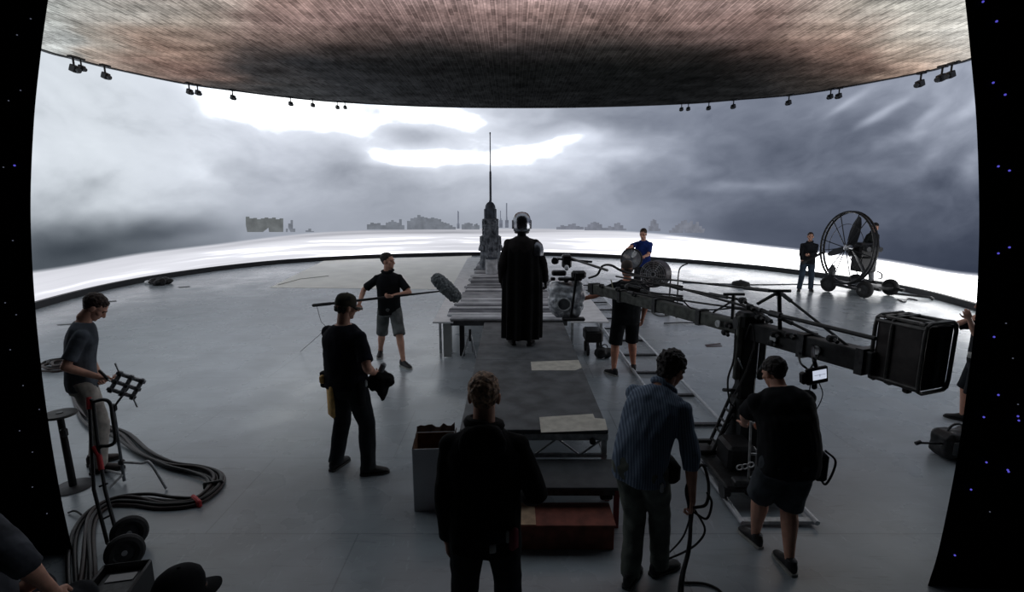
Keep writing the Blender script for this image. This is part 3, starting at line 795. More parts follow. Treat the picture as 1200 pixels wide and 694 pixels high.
        sl.loft([[fp_(-wd, y, .002), fp_(wd, y, .002), fp_(wd, y, .022), fp_(-wd, y, .022)] for y, wd in ol]); sl.build('sole', sole or C_SOLED, so)
    S.fwd, S.right, S.H, S.k, S.kn, S.hj, S.ank = F, R, H, k, kn, hj, ank
    return S

def pocket(S, h, ang, size, m, name, grow=.02, off=(0, 0, 0), round_=.015, parent=None):
    """a pouch or tag fixed to a person at a body height and an angle round the waist (0 = front)"""
    c, u, r, f = S.frame(h); a = math.radians(ang); d = f * math.cos(a) + r * math.sin(a)
    A = np.interp(h, [q[0] for q in PROF], [q[1] for q in PROF]) * S.H; B = np.interp(h, [q[0] for q in PROF], [q[2] for q in PROF]) * S.H
    p = c + r * (A + grow) * math.sin(a) + f * (B + grow) * math.cos(a) + u * off[2]
    t = d.cross(u); R = Matrix((t, d, u)).transposed()
    mb = MB(); mb.rbox(p, size, round_, R); return mb.build(name, m, parent or S.root, smooth=50)
def belt(S, h=.555, m=C_BLK, grow=.022):
    c, u, r, f = S.frame(h); mb = MB(); rg = []
    A = np.interp(h, [q[0] for q in PROF], [q[1] for q in PROF]) * S.H; B = np.interp(h, [q[0] for q in PROF], [q[2] for q in PROF]) * S.H
    for j in range(28):
        t = 2 * PI * j / 28; x = r * math.cos(t) * (A + grow) + f * math.sin(t) * (B + grow); x2 = x * 1.05
        rg.append([c + x - u * .02, c + x2 - u * .02, c + x2 + u * .02, c + x + u * .02])
    mb.loft(rg, close=True); return mb.build('belt', m, S.root)

def height_at(px, py, foot):
    """standing height of someone whose feet are at foot and whose head top shows at the pixel"""
    return P(px, py, foot.y).z - foot.z

# 1 man in grey looking down at a small tool
a, b = G(108, 549), G(126, 551); D = (a.y + b.y) / 2
S1 = person('man in a slate grey tee shirt and pale khaki trousers looking down', (V((a.x - .02, D + .10, 0)), V((a.x + .14, D - .06, 0))), (.80, .60), H=1.77, build=.88, lean=11, hpitch=40, hyaw=4, hip=(0, -.02),
    hands=(P(117, 441, D + .10), P(116, 442, D - .08)), elbows=(V((-.6, .5, -.6)), V((-.5, -.6, -.6))), palms=(V((0, -.5, .8)), V((0, .3, .9))), curl=(38, 38), toes=(8, 12), top=C_GREY, top_len=.475, bot=C_KHAKI, shoe=C_SHOEB, hair=HAIR_B, vox=.0085, seed=1)
# 2 boom operator
fR_, fL_ = G(446, 417), G(473, 430)
yb = (fR_.y + fL_.y) / 2
bh = P(458, 350, yb - .33); bh2 = P(416, 352, yb - .25)
S2 = person('boom operator in a black polo and grey cargo shorts by the cream sheet', (fL_, fR_), (.30, -1), H=1.86, build=.92, lean=-2, hyaw=-52, hpitch=2, hands=(P(460, 347, yb - .22), P(421, 356, yb - .16)), elbows=(V((.9, -.1, -.5)), V((-.7, .5, -.3))),
    palms=(V((-.3, .2, .6)), V((0, 0, -1))), curl=(48, 48), toes=(30, 10), top=C_BLK, collar=True, bottom='shorts', bot=C_CARGO, shoe=C_SHOE, sole=C_SOLE, hair=HAIR_D, vox=.009, seed=2)
# 3 man in camouflage cap, back turned
a, b = G(394, 549), G(432, 556)
S3 = person('man in a camouflage cap and black tee shirt with a tan leather pouch', (V((a.x, a.y, 0)), V((b.x, b.y, 0))), (.48, .88), H=1.76, build=1.13, belly=1.1, hyaw=18, hpitch=12, hands=(P(420, 446, 4.75), P(438, 437, 4.62)), elbows=(V((-.8, .2, -.5)), V((.3, -.9, -.4))),
    palms=(V((0, 0, 1)), V((-.4, .6, .4))), curl=(35, 42), toes=(8, 50), top=C_NAVY, top_len=.50, bot=C_DKTR, shoe=C_SHOE, hair=HAIR_D, hairkind='curly', cap=(C_CAMO, C_CAMO), vox=.0085, seed=3)
belt(S3, .535, C_BLK)
# 5 man in black hoodie seen from behind
S5 = person('man in a black hoodie and black jeans with short light brown hair seen from behind', (V((-.29, 2.45, 0)), V((.00, 2.48, 0))), (.02, 1), H=1.73, build=1.02, lean=2, hyaw=2, hpitch=8, hands=(V((-.35, 2.50, .78)), V((.06, 2.68, .95))), elbows=(V((-.5, -.8, -.1)), V((.6, -.9, -.2))), palms=(V((.8, 0, 0)), V((-.9, .4, 0))),
    top=C_BLKW, top_len=.455, sleeve='long', hood=True, bot=C_JEANB, shoe=C_SHOE, hair=HAIR_L, hairkind='short', vox=.0075, seed=5, wr=.009)
# 6 man in blue striped shirt holding cable
a, b = G(738, 684), G(772, 672)
S6 = person('man in a blue striped shirt and faded olive trousers holding a loop of black cable', (V((a.x, a.y, 0)), V((b.x, b.y, 0))), (.62, .78), H=1.70, build=1.02, lean=33, side=6, hyaw=22, hpitch=16, neck=.85, hip=(-.05, -.06), hands=(P(800, 612, 3.22), P(812, 596, 2.92)), elbows=(V((-.8, .3, -.4)), V((.5, -.8, -.4))),
    palms=(V((.2, .2, .9)), V((-.7, .5, .2))), curl=(40, 58), toes=(5, 25), top=C_STRIPE, top_len=.465, sleeve='mid', collar=True, bot=C_OLIVE, shoe=C_SHOE, hair=HAIR_D, hairkind='curly', vox=.0075, seed=6, wr=.012)
# 7 crane operator
a, b = G(884, 637), G(924, 668)
S7 = person('crane operator in a black tee shirt and dark grey shorts bending towards the crane post', (V((a.x, a.y, 0)), V((b.x, b.y, 0))), (-.10, 1), H=1.60, build=1.22, belly=1.12, lean=27, side=-2, hyaw=-10, hpitch=14, neck=.62, hip=(.02, -.06), hands=(P(868, 503, 3.95), P(880, 510, 4.0)), elbows=(V((-1, .1, -.3)), V((1, -.3, -.4))),
    palms=(V((.3, 0, .9)), V((-.6, .3, .4))), curl=(45, 45), toes=(8, 2), top=C_BLK, top_len=.47, bottom='shorts', bot=C_DKSH, shoe=C_SHOE, sole=C_SOLE, hair=HAIR_D, vox=.008, seed=7, wr=.009, knees=(V((-.1, 1, 0)), V((.05, 1, 0))))
# 8 man guiding the camera end
a, b = G(719, 440), G(743, 436)
S8 = person('stocky man in a black tee shirt and black shorts reaching out to the wrapped camera', (V((a.x, a.y, 0)), V((b.x, b.y + .05, 0))), (-.12, 1), H=1.73, build=1.16, belly=1.1, hyaw=-12, hpitch=8, hands=(P(682, 351, 7.75), None), elbows=(V((-.3, -.6, -.6)), None), palms=(V((-.2, .9, .1)), None), curl=(20, 28), toes=(28, 12),
    top=C_BLK, bottom='shorts', bot=C_BLK, shoe=C_SHOE, sole=C_SOLE, hair=HAIR_B, skin=SKIN_T, vox=.009, seed=8, cap=(fabric('grey_brown_cap', 84, 76, 72), fabric('grey_brown_cap', 84, 76, 72)))
# 9 man in blue holding the small fan
fb = G(752, 351)
S9 = person('man in a royal blue tee shirt and dark trousers leaning over a small round fan', (V((fb.x + .15, fb.y, 0)), V((fb.x - .17, fb.y + .05, 0))), (-.45, -1), H=1.90, build=.98, lean=8, hyaw=8, hpitch=12, hands=(P(754, 301, fb.y - .5), P(736, 291, fb.y - .45)), elbows=(V((.5, .3, -.7)), V((-.8, .2, -.4))), palms=(V((0, 0, -1)), V((0, 0, -1))), curl=(45, 45),
    top=C_BLUE, bot=C_DKTR, hair=HAIR_B, vox=.0095, seed=9)
# 10 man with the long pole
fb = G(943, 341)
S10 = person('man in a dark zipped jacket and blue grey jeans holding a long dark pole', (V((fb.x + .17, fb.y, 0)), V((fb.x - .17, fb.y, 0))), (-.45, -1), H=1.71, build=1.04, hands=(P(948, 299, fb.y - .32), P(940, 307, fb.y - .28)), elbows=(V((.9, .3, -.5)), V((-.9, .3, -.5))), palms=(V((-.4, .5, .5)), V((.4, .5, .5))), curl=(50, 50), top=fabric('dark_jacket', 34, 36, 40), sleeve='long', collar=True, bot=C_JEAN, hair=HAIR_B, vox=.0095, seed=10)
# 11 man behind the large fan, on the trailer bed
q = P(1015, 327, 14.55)
S11 = person('man in a dark jacket and pale grey trousers standing on the fan trailer', (V((q.x - .10, 14.62, .30)), V((q.x + .12, 14.5, .30))), (.35, -1), H=1.72, build=1.0, hyaw=25, hpitch=18, lean=5, hands=(P(1014, 296, 14.25), P(1008, 300, 14.3)), elbows=(V((.8, .3, -.5)), V((-.6, .5, -.5))), curl=(45, 45), top=fabric('dark_olive_jacket', 26, 30, 30), sleeve='long', collar=True, bot=fabric('pale_grey_twill', 150, 152, 156), hair=HAIR_D, vox=.0095, seed=11)
# 12 woman with raised arms beside the dark panel
fb = G(1137, 506)
S12 = person('woman in a black tee shirt and black shorts lifting both hands to her face', (V((fb.x + .03, fb.y - .02, 0)), V((fb.x + .16, fb.y + .30, 0))), (-.75, .55), H=1.55, build=.88, hands=(P(1136, 374, 5.35), P(1138, 373, 5.75)), elbows=(V((-.8, -.5, -.7)), V((-.2, .9, -.6))), palms=(V((.4, .5, 0)), V((.4, -.5, 0))), curl=(30, 30), hyaw=0, hpitch=2, top=C_BLK, top_len=.50, bottom='shorts', bot=C_DKTR, shoe=C_SHOE, hair=HAIR_D, hairkind='long', vox=.009, seed=12)
pocket(S12, .57, -60, (.14, .02, .07), C_SOLE, 'white_pouch', .025)
# 13 crew member crouching under the dark panel
S13 = person('crew member in a dark grey tee shirt crouching low beside the black case', (V((-2.60, 2.35, 0)), V((-2.26, 2.30, 0))), (.10, 1), H=1.80, build=1.3, drop=.40, lean=30, hyaw=-30, hpitch=45, side=-28, hip=(-.12, -.28), hands=(P(22, 690, 2.25), P(62, 692, 2.15)), elbows=(V((-.8, -.3, -.6)), V((.9, -.3, -.5))), sleeve='mid', top=fabric('ash_black_jersey', 72, 75, 82), bot=C_DKTR, hair=HAIR_B, vox=.0085, seed=13)
# 14 crew member with a dark cap, sitting low
S14 = person('crew member wearing a plain dark cap of whom little more than the cap shows', (V((-1.42, 2.05, 0)), V((-1.10, 2.0, 0))), (.50, .87), H=1.76, drop=.64, lean=8, hpitch=2, hip=(0, -.30), top=C_BLK, bot=C_DKTR, hair=HAIR_D, cap=(fabric('dark_cap', 24, 25, 28), fabric('dark_cap_brim', 17, 18, 20)), vox=.009, seed=14)
# details that ride on the people
pocket(S3, .525, -100, (.12, .10, .16), C_BLK, 'tool_pouch', .055)
q = pocket(S3, .465, -158, (.13, .035, .32), C_TAN, 'leather_pouch', .055, off=(0, 0, -.05))
pocket(S3, .545, -136, (.05, .05, .08), C_TAN, 'tape_roll_holder', .075)
pocket(S3, .48, 100, (.08, .06, .24), C_BLK, 'holster', .05)
pocket(S3, .53, 80, (.03, .03, .07), M_ALU, 'key_clip', .05)
pocket(S5, .50, 165, (.035, .01, .05), C_SOLE, 'white_tag', .03)
pocket(S5, .515, 130, (.06, .04, .12), mat('cloth_red', rgb(120, 30, 48), .8), 'red_cloth', .035)
pocket(S5, .53, 142, (.02, .02, .07), C_SOLE, 'white_key_tag', .035)
pocket(S6, .51, 48, (.20, .10, .15), C_BLK, 'waist_bag', .05, round_=.03)
pocket(S6, .475, 110, (.03, .03, .07), M_ALU, 'key_clip', .045)
belt(S7, .535, C_BLK, .024)
pocket(S7, .50, 105, (.10, .08, .20), C_BLK, 'radio_pouch', .06)
pocket(S7, .535, 150, (.035, .012, .05), C_SOLE, 'white_tag', .032)
mb = MB(); c, u, r, f = S7.frame(.50)
e = c + r * .25 - f * .02
mb.tube(cr([e + V((0, 0, .10)), e + V((.07, -.02, .02)), e + V((.03, 0, -.16)), e + V((-.03, .02, -.05))], 8), .008, 6); mb.build('coiled_cord', M_RUB, S7.root)

# 4 performer in a long dark cape and plain helmet, on the platform
fz = .62
a = G(601, 405, fz); b = G(620, 409, fz)
S4 = person('performer in a long black cape and plain polished helmet standing on the platform', (V((a.x, 7.0, fz)), V((b.x + .02, 6.95, fz))), (0, 1), H=1.80, build=1.02, hands=(None, P(639, 330, 7.1)), elbows=(None, V((.8, -.6, -.3))), curl=(30, 40), top=fabric('dark_brown_tunic', 40, 36, 36), sleeve='long', bot=C_DKTR, shoe=fabric('boot_leather', 40, 38, 38, rough=.5), hair=None, hairkind=None, vox=.009, seed=4, skin=fabric('black_glove', 22, 21, 23, rough=.6))
mb = MB(); n = 64; rings = []
for i in range(26):
    t = i / 25; z = fz + 1.50 - t * (1.50 - .10)
    wx_ = np.interp(t, [0, .03, .08, .16, .45, 1], [.085, .165, .225, .255, .270, .268]); dy = np.interp(t, [0, .05, .15, .5, 1], [.08, .12, .165, .19, .205])
    fold = .004 + .022 * min(1, t * 1.3); c0 = S4.hipc
    rings.append([V((c0.x + (wx_ + fold * math.cos(j * 2 * PI / n * 11 + .8 * t)) * math.cos(2 * PI * j / n) + .012 * t * math.sin(t * 3), c0.y + .01 + (dy + fold * math.cos(j * 2 * PI / n * 11 + .8 * t)) * math.sin(2 * PI * j / n), z)) for j in range(n)])
inner = [[V((S4.hipc.x, S4.hipc.y, p.z)) + (p - V((S4.hipc.x, S4.hipc.y, p.z))) * .965 for p in rg] for rg in reversed(rings)]
mb.loft(rings + inner, cap=False, close=True); mb.build('cape', fabric('black_cape', 15, 14, 15, 7, .25), S4.root, smooth=60)
mb = MB(); hc = S4.HC
mb.lathe(hc + V((0, -.005, -.10)), [(.100, 0), (.112, .008), (.118, .05), (.122, .11), (.121, .16), (.110, .205), (.085, .240), (.05, .258), (.004, .265)], 32); hl = mb.build('helmet', mat('polished_helmet', rgb(150, 152, 158), .22, 1.0, 6, .25), S4.root, smooth=70)
mb = MB(); mb.lathe(hc + V((0, -.005, -.125)), [(.092, 0), (.100, .01), (.100, .032), (.092, .036)], 28); mb.build('neck_guard', M_BLACK, hl)
for sx in (-1, 1):
    mb = MB(); mb.rbox(hc + V((sx * .123, -.005, -.005)), (.022, .055, .12), .008); mb.build('ear_cover', mat('dull_helmet', rgb(110, 112, 118), .35, .9, 8, .2), hl)
mb = MB(); sh = S4.sh[1]; mb.loft([[sh + V((.026, .0, -.035)) + V((rr * math.cos(t) * .9, rr * 1.15 * math.sin(t), zz)) for t in np.linspace(0, 2 * PI, 20, endpoint=False)] for rr, zz in ((.005, .075), (.05, .066), (.085, .03), (.105, -.04), (.102, -.115), (.085, -.125))])
mb.build('shoulder_plate', mat('grey_plate', rgb(112, 114, 120), .35, .85, 10, .3), S4.root)
mb = MB(); e, w_ = S4.elb[1], S4.wri[1]; mb.tube([e.lerp(w_, .3), e.lerp(w_, .85)], [.058, .048], 14); mb.build('forearm_guard', mat('dark_plate', rgb(50, 50, 54), .45, .6, 10, .3), S4.root)
# ------------------------------------------------------------ platform, steps, dock
M_DECK = mat('grey_deck_paint', rgb(92, 95, 98), .7, 0, 5, .25, .1)
M_DECKB = mat('dark_deck_edge', rgb(30, 31, 33), .7, 0, 8, .3)
M_PAPER = mat('cream_paper_patch', rgb(206, 202, 190), .85, 0, 10, .12)
M_PLANK = mat('weathered_planks', rgb(184, 187, 192), .8, 0, 4, .2, .2, col2=rgb(146, 149, 154))
M_WOODR = mat('red_brown_plywood', rgb(124, 68, 55), .8, 0, 9, .25, .2)
M_WOODP = mat('pale_plywood', rgb(178, 150, 122), .8, 0, 9, .2, .2)
root = empty('stage_platform', (.2, 6.2, 0), 'long grey stage platform the caped performer stands on', 'platform')
x0, x1, y0, y1, zt_ = -.46, .85, 4.22, 8.30, .62
mb = MB(); mb.rbox(((x0 + x1) / 2, (y0 + 6.25) / 2, zt_ - .02), (x1 - x0, 6.25 - y0 - .006, .04), .004); mb.build('deck_board', M_DECK, root)
mb = MB(); mb.rbox(((x0 + x1) / 2, (6.25 + y1) / 2, zt_ - .02), (x1 - x0, y1 - 6.25 - .006, .04), .004); mb.build('deck_board', M_DECK, root)
mb = MB()
for y in (y0 + .02, 6.25, y1 - .02):
    mb.beam((x0 + .02, y, zt_ - .07), (x1 - .02, y, zt_ - .07), .04, .06); mb.beam((x0 + .02, y, zt_ - .25), (x1 - .02, y, zt_ - .25), .03, .03)
    for i in range(6):
        xa = x0 + .04 + (x1 - x0 - .08) * i / 6; xb = x0 + .04 + (x1 - x0 - .08) * (i + 1) / 6
        mb.beam((xa, y, zt_ - .25 if i % 2 else zt_ - .09), (xb, y, zt_ - .09 if i % 2 else zt_ - .25), .014)
for x in (x0 + .02, x1 - .02): mb.beam((x, y0, zt_ - .07), (x, y1, zt_ - .07), .04, .06); mb.beam((x, y0, zt_ - .25), (x, y1, zt_ - .25), .03, .03)
mb.build('truss_frame', M_ALU, root, smooth=0)
for x in (x0 + .03, x1 - .03):
    for y in (y0 + .03, 6.25, y1 - .03):
        mb = MB(); mb.beam((x, y, .0), (x, y, zt_ - .04), .045); l = mb.build('leg', M_ALU, root, smooth=0)
        mb = MB(); mb.cyl((x, y, 0), (x, y, .015), .04); mb.build('foot_plate', M_DARK, l)
for x in (x0 + .12, x1 - .14, x0 + .55):
    mb = MB(); mb.cyl((x, y0 - .005, zt_ - .10), (x, y0 - .03, zt_ - .10), .028, n=12); mb.build('clamp_knob', M_BLACK, root)
def patch(pxs, label, z=zt_ + .0015, name='paper_patch', m=M_PAPER):
    pts_ = [G(x, y, z) for x, y in pxs]
    mb = MB(); mb.poly(pts_, .002); setp(mb.build(name, m, smooth=0, org=sum(pts_, V()) / len(pts_)), label, 'paper')
patch([(622, 424), (678, 422), (682, 431), (674, 434), (623, 434)], 'torn cream paper taped to the platform behind the performer, smaller piece')
patch([(632, 489), (695, 485), (697, 490), (709, 491), (712, 504), (634, 507)], 'notched cream paper taped along the front edge of the platform')
# middle step
root = empty('step_deck', (.35, 3.95, 0), 'dark grey step deck on red legs in front of the platform', 'step')
mb = MB(); mb.rbox((.20, 3.94, .355), (1.36, .46, .03), .004); mb.build('step_top', mat('dark_step_paint', rgb(70, 73, 76), .7, 0, 6, .2, .1), root)
for x in (-.44, .84):
    for y in (3.75, 4.13):
        mb = MB(); mb.beam((x, y, 0), (x, y, .34), .04); mb.build('leg', mat('dark_red_paint', rgb(134, 34, 40), .6, 0, 10, .2), root, smooth=0)
mb = MB(); mb.beam((-.44, 3.75, .31), (.84, 3.75, .31), .03, .05); mb.beam((-.44, 4.13, .31), (.84, 4.13, .31), .03, .05); mb.beam((-.44, 4.13, .12), (.84, 4.13, .12), .03); mb.build('cross_rail', M_DARK, root, smooth=0)
mb = MB(); mb.rbox((.76, 3.77, .26), (.10, .06, .05), .012); mb.build('latch', M_BLACK, root)
# lower box step
root = empty('box_step', (.33, 3.58, 0), 'low red brown plywood box step on the floor', 'step')
mb = MB(); mb.rbox((.33, 3.60, .10), (.88, .27, .20), .004); mb.build('box_body', M_WOODR, root)
mb = MB(); mb.rbox((.33, 3.60, .208), (.90, .30, .016), .003); mb.build('top_board', M_WOODR, root)
mb = MB(); mb.rbox((.05, 3.60, .2185), (.26, .29, .005), .001); mb.build('pale_cover', M_WOODP, root)
# dock
root = empty('plank_dock', (-.05, 12, 0), 'dock of weathered grey cross planks leading back to the tower', 'dock')
mb = MB(); rd = random.Random(4); y = 8.32
while y < 18.3:
    wd = rd.uniform(.12, .19); l0 = -1.02 - rd.uniform(-.03, .09); l1 = .93 + rd.uniform(-.05, .07)
    if y < 9.6: l0 -= .04
    mb.mi = rd.randrange(3); mb.rbox(((l0 + l1) / 2, y + wd / 2, .655 + rd.uniform(-.006, .006)), (l1 - l0, wd - .045, .045), .012, rotm('Z', rd.uniform(-.5, .5)) @ rotm('Y', rd.uniform(-.3, .3))); y += wd + rd.uniform(.0, .03)
mb.build('planks', [M_PLANK, mat('pale_planks', rgb(206, 209, 214), .8, 0, 3, .15, .15), mat('dark_planks', rgb(116, 119, 125), .85, 0, 4, .25, .2)], root, smooth=25)
for x in (-.85, -.05, .8):
    mb = MB(); mb.beam((x, 8.36, .58), (x, 18.3, .58), .07, .09); mb.build('beam', M_DECKB, root, smooth=0)
for x in (-.85, .8):
    for y in (8.45, 10.8, 13.2, 15.6, 18.1):
        mb = MB(); mb.beam((x, y, 0), (x, y, .55), .08); mb.build('post', M_DECKB, root, smooth=0)
mb = MB(); mb.rbox((-.05, 8.335, .60), (1.95, .03, .09), .005); mb.build('front_board', mat('front_board_grey', rgb(58, 58, 60), .8, 0, 9, .3, .2), root)
# small clutter under the dock
def clutter(name, label, cat, parts):
    c = parts[0][1]; r_ = empty(name, (c[0], c[1], 0), label, cat); return r_
r_ = empty('lighting_stand', (-.72, 8.5, 0), 'small metal stand frame beneath the front of the dock', 'stand')
mb = MB(); mb.tube([(-.84, 8.27, .01), (-.70, 8.29, .46)], .012); mb.tube([(-.60, 8.25, .01), (-.70, 8.29, .46)], .012); mb.tube([(-.68, 8.62, .01), (-.70, 8.29, .46)], .012); mb.build('legs', M_STEEL, r_)
mb = MB(); mb.cyl((-.70, 8.29, .30), (-.70, 8.29, .50), .022); mb.build('post', M_BLACK, r_)
r_ = empty('equipment_case', (-.30, 9.1, 0), 'dark equipment case pushed under the dock beside the small stand', 'case')
mb = MB(); mb.rbox((-.30, 9.1, .19), (.42, .5, .36), .03); mb.build('case_body', M_BLACK, r_)
mb = MB(); mb.rbox((-.30, 9.1, .38), (.44, .52, .03), .01); mb.build('lid', M_DARK, r_)
mb = MB(); mb.torus((-.30, 8.845, .24), .05, .008, (0, 1, 0), 16, 6, 0, PI); mb.build('handle', M_DARK, r_)
r_ = empty('water_bottle', (-.53, 8.2, 0), 'pale plastic water bottle on the floor beneath the dock edge', 'bottle')
mb = MB(); mb.lathe((-.53, 8.2, 0), [(.03, 0), (.036, .01), (.036, .17), (.03, .20), (.014, .225), (.014, .24)], 16); mb.build('bottle_body', mat('pale_plastic', rgb(150, 165, 185), .25, 0, 8, .1, trans=.3), r_)
mb = MB(); mb.cyl((-.53, 8.2, .24), (-.53, 8.2, .262), .017); mb.build('bottle_cap', M_BLACK, r_)
# white boards beside the dock
for sx, lab in ((-1, 'long white board laid level between the dock and the cream sheet'), (1, 'wide white board laid level along the dock next to the camera track')):
    xa, xb = (-1.52, -.98) if sx < 0 else (.98, 1.62)
    ya, yb2 = (8.30, 18.2) if sx < 0 else (8.32, 13.2)
    r_ = empty('white_board', ((xa + xb) / 2, 10, 0), lab, 'board')
    mb = MB(); t1, t2 = (-.06, -.0) if sx < 0 else (0, .05)
    mb.poly([(xa + (.20 if sx < 0 else 0), ya, .625), (xb, ya, .625), (xb, yb2, .625), (xa + (-.05 if sx < 0 else 0), yb2, .625)], .025); mb.build('board_top', M_WHITE, r_, smooth=0)
    for y in (ya + .3, 11.5, yb2 - .3):
        for x in ((xa + .28, xb - .08) if sx < 0 else (xa + .06, xb - .08)):
            mb = MB(); mb.beam((x, y, .0 if sx < 0 else .10), (x, y, .60), .04); l = mb.build('leg', M_ALU, r_, smooth=0)
            if sx > 0:
                mb = MB(); mb.cyl((x - .03, y, .07), (x + .03, y, .07), .07, n=20); mb.build('caster_wheel', M_RUB, l)
    mb = MB()
    for y in (ya + .3, yb2 - .3): mb.beam((xa + (.28 if sx < 0 else .06), y, .56), (xb - .06, y, .56), .05)
    mb.build('cross_rail', M_DARK, r_, smooth=0)
    if sx < 0:
        mb = MB(); mb.rbox((-1.09, 8.33, .30), (.13, .02, .58), .004); mb.build('skirt_panel', mat('grey_white_panel', rgb(150, 152, 150), .7, 0, 5, .1), r_)
r_ = empty('rolling_cart', (1.42, 8.5, 0), 'low black rolling cart beneath the front edge of the white board', 'cart')
mb = MB(); mb.rbox((1.40, 8.6, .33), (.30, .40, .20), .03); mb.build('cart_body', M_BLACK, r_)
for dx in (-.10, .12):
    for dy in (-.14, .14):
        mb = MB(); mb.cyl((1.40 + dx - .02, 8.6 + dy, .09), (1.40 + dx + .02, 8.6 + dy, .09), .09, n=18); mb.build('wheel', M_RUB, r_)
        mb = MB(); mb.beam((1.40 + dx, 8.6 + dy, .09), (1.40 + dx, 8.6 + dy, .26), .03); mb.build('fork', M_DARK, r_, smooth=0)
r_ = empty('sand_bag', G(708, 420), 'small black sandbag on the floor next to the stocky man', 'bag')
c = G(708, 420); mb = MB(); mb.ell(c + V((-.05, 0, .10)), (.12, .10, .10)); mb.ell(c + V((.05, .02, .09)), (.10, .09, .09)); remesh(mb, 'bag_body', M_BLACK, r_, .012, 3, .01, 12)
mb = MB(); mb.torus(c + V((0, 0, .19)), .05, .010, (0, 1, 0), 14, 6, 0, PI); mb.build('strap', M_DARK, r_)

# cream sheet on the floor
cs = [G(316, 337, .006), G(381, 304.8, .006), G(524, 300.8, .006), G(553, 299.5, .006), V((-1.55, 13, .006)), G(527, 339, .006)]
mb = MB(); mb.poly(cs, .005); o = setp(mb.build('floor_sheet', mat('cream_sheet', rgb(243, 241, 232), .5, 0, 1.2, .06), smooth=0, org=G(420, 320)), 'large cream sheet spread on the floor below the screens', 'sheet')
mb = MB(); mb.tube([G(326, 334, .012), G(352, 327, .012), G(385, 323.5, .012)], .012, 6); setp(mb.build('seam_cord', mat('grey_cord', rgb(150, 148, 140), .8), smooth=40, org=G(350, 327)), 'thin grey cord lying across the corner of the cream sheet', 'cord')

# tower
M_TOW = mat('tower_grey', rgb(128, 134, 142), .7, .1, 7, .45, .5, col2=rgb(56, 62, 70))
M_TOWD = mat('tower_dark', rgb(58, 66, 78), .6, .1, 7, .4, .3)
ty = 14.6
tc_ = P(575, 304, ty); tx = tc_.x; k_ = (P(585, 304, ty).x - P(575, 304, ty).x) / 10
Zp = lambda py: P(575, py, ty).z
root = empty('model_tower', (tx, ty, .68), 'dark tiered tower model with a tall spire at the end of the dock', 'tower')
mb = MB(); mb.lathe((tx, ty, 0), [(13.2 * k_, Zp(319) if Zp(319) > .68 else .69), (13.2 * k_, Zp(308)), (12.2 * k_, Zp(304)), (12 * k_, Zp(296)), (11.8 * k_, Zp(294))], 16); mb.build('tower_base', M_TOW, root, smooth=20)
mb = MB()
def tier(w_, z0, z1, cols):
    mb = MB(); mb.lathe((tx, ty, 0), [(w_, z0), (w_, z1), (w_ * .95, z1 + .02)], 12)
    for j in range(cols):
        t = 2 * PI * j / cols; p = V((tx + w_ * 1.0 * math.cos(t), ty + w_ * math.sin(t), 0)); mb.beam(p + V((0, 0, z0)), p + V((0, 0, z1)), .05, .05, up=(math.cos(t), math.sin(t), 0))
    rr2 = random.Random(int(w_ * 1000))
    for j in range(26):
        t = rr2.uniform(0, 2 * PI); zc = rr2.uniform(z0 + .05, z1 - .05); p = V((tx + w_ * math.cos(t), ty + w_ * math.sin(t), zc)); mb.rbox(p, (.10, .06, rr2.uniform(.05, .14)), .01, Matrix.Rotation(t + PI / 2, 3, 'Z'))
    return mb
tier(11.4 * k_, Zp(294), Zp(277), 10).build('lower_tier', M_TOW, root, smooth=20)
mb = tier(8.4 * k_, Zp(277), Zp(257), 8)
for zz in (276, 270, 264, 258): mb.lathe((tx, ty, Zp(zz)), [(9.3 * k_, -.02), (9.6 * k_, 0), (9.3 * k_, .03)], 16)
mb.build('middle_tier', M_TOW, root, smooth=20)
mb = MB(); mb.lathe((tx, ty, 0), [(6.3 * k_, Zp(257)), (6.3 * k_, Zp(246)), (5.6 * k_, Zp(241)), (3.8 * k_, Zp(238)), (1.5 * k_, Zp(236.5)), (1.0 * k_, Zp(234))], 16)
for j in range(8):
    t = 2 * PI * j / 8; p = V((tx + 6.4 * k_ * math.cos(t), ty + 6.4 * k_ * math.sin(t), 0)); mb.beam(p + V((0, 0, Zp(257))), p + V((0, 0, Zp(245))), .035, .035)
mb.build('dome', M_TOWD, root, smooth=35)
mb = MB(); mb.lathe((tx + .01, ty, 0), [(1.3 * k_, Zp(236)), (1.2 * k_, Zp(202)), (.65 * k_, Zp(200)), (.55 * k_, Zp(158)), (.8 * k_, Zp(157)), (.7 * k_, Zp(155))], 10); mb.build('spire', M_TOWD, root)
for j in range(9):
    t = PI * (1.05 + .9 * j / 8); mb = MB(); p = V((tx + 12.6 * k_ * math.cos(t), ty + 12.6 * k_ * math.sin(t), Zp(294))); mb.lathe(p, [(.03, 0), (.045, .05), (.03, .1 + .03 * (j % 3)), (.008, .17)], 8); mb.build('finial', M_TOW, root)
root = empty('white_drum', (P(577, 322, 13.7).x, 13.7, .68), 'pale ribbed drum standing on the planks at the foot of the tower', 'drum')
p = V((P(576, 322, 13.7).x, 13.7, .68)); mb = MB(); prof = [(.15, 0), (.16, .01)] + [(.16 + .004 * (i % 2), .02 + .03 * i) for i in range(12)] + [(.165, .39), (.15, .40)]
mb.lathe(p, prof, 20); mb.build('drum_body', mat('drum_pale', rgb(176, 178, 182), .6, 0, 8, .2), root)
mb = MB(); mb.lathe(p + V((0, 0, .40)), [(.17, 0), (.17, .03), (.10, .04)], 20); l = mb.build('drum_lid', M_TOWD, root)
mb = MB(); mb.tube([p + V((-.06, 0, .43)), p + V((-.10, 0, .66)), p + V((.02, 0, .74))], .03, 8, round_=True); mb.tube([p + V((.06, 0, .43)), p + V((.10, .02, .60))], .03, 8, round_=True); mb.build('pipe_fitting', M_TOW, root)

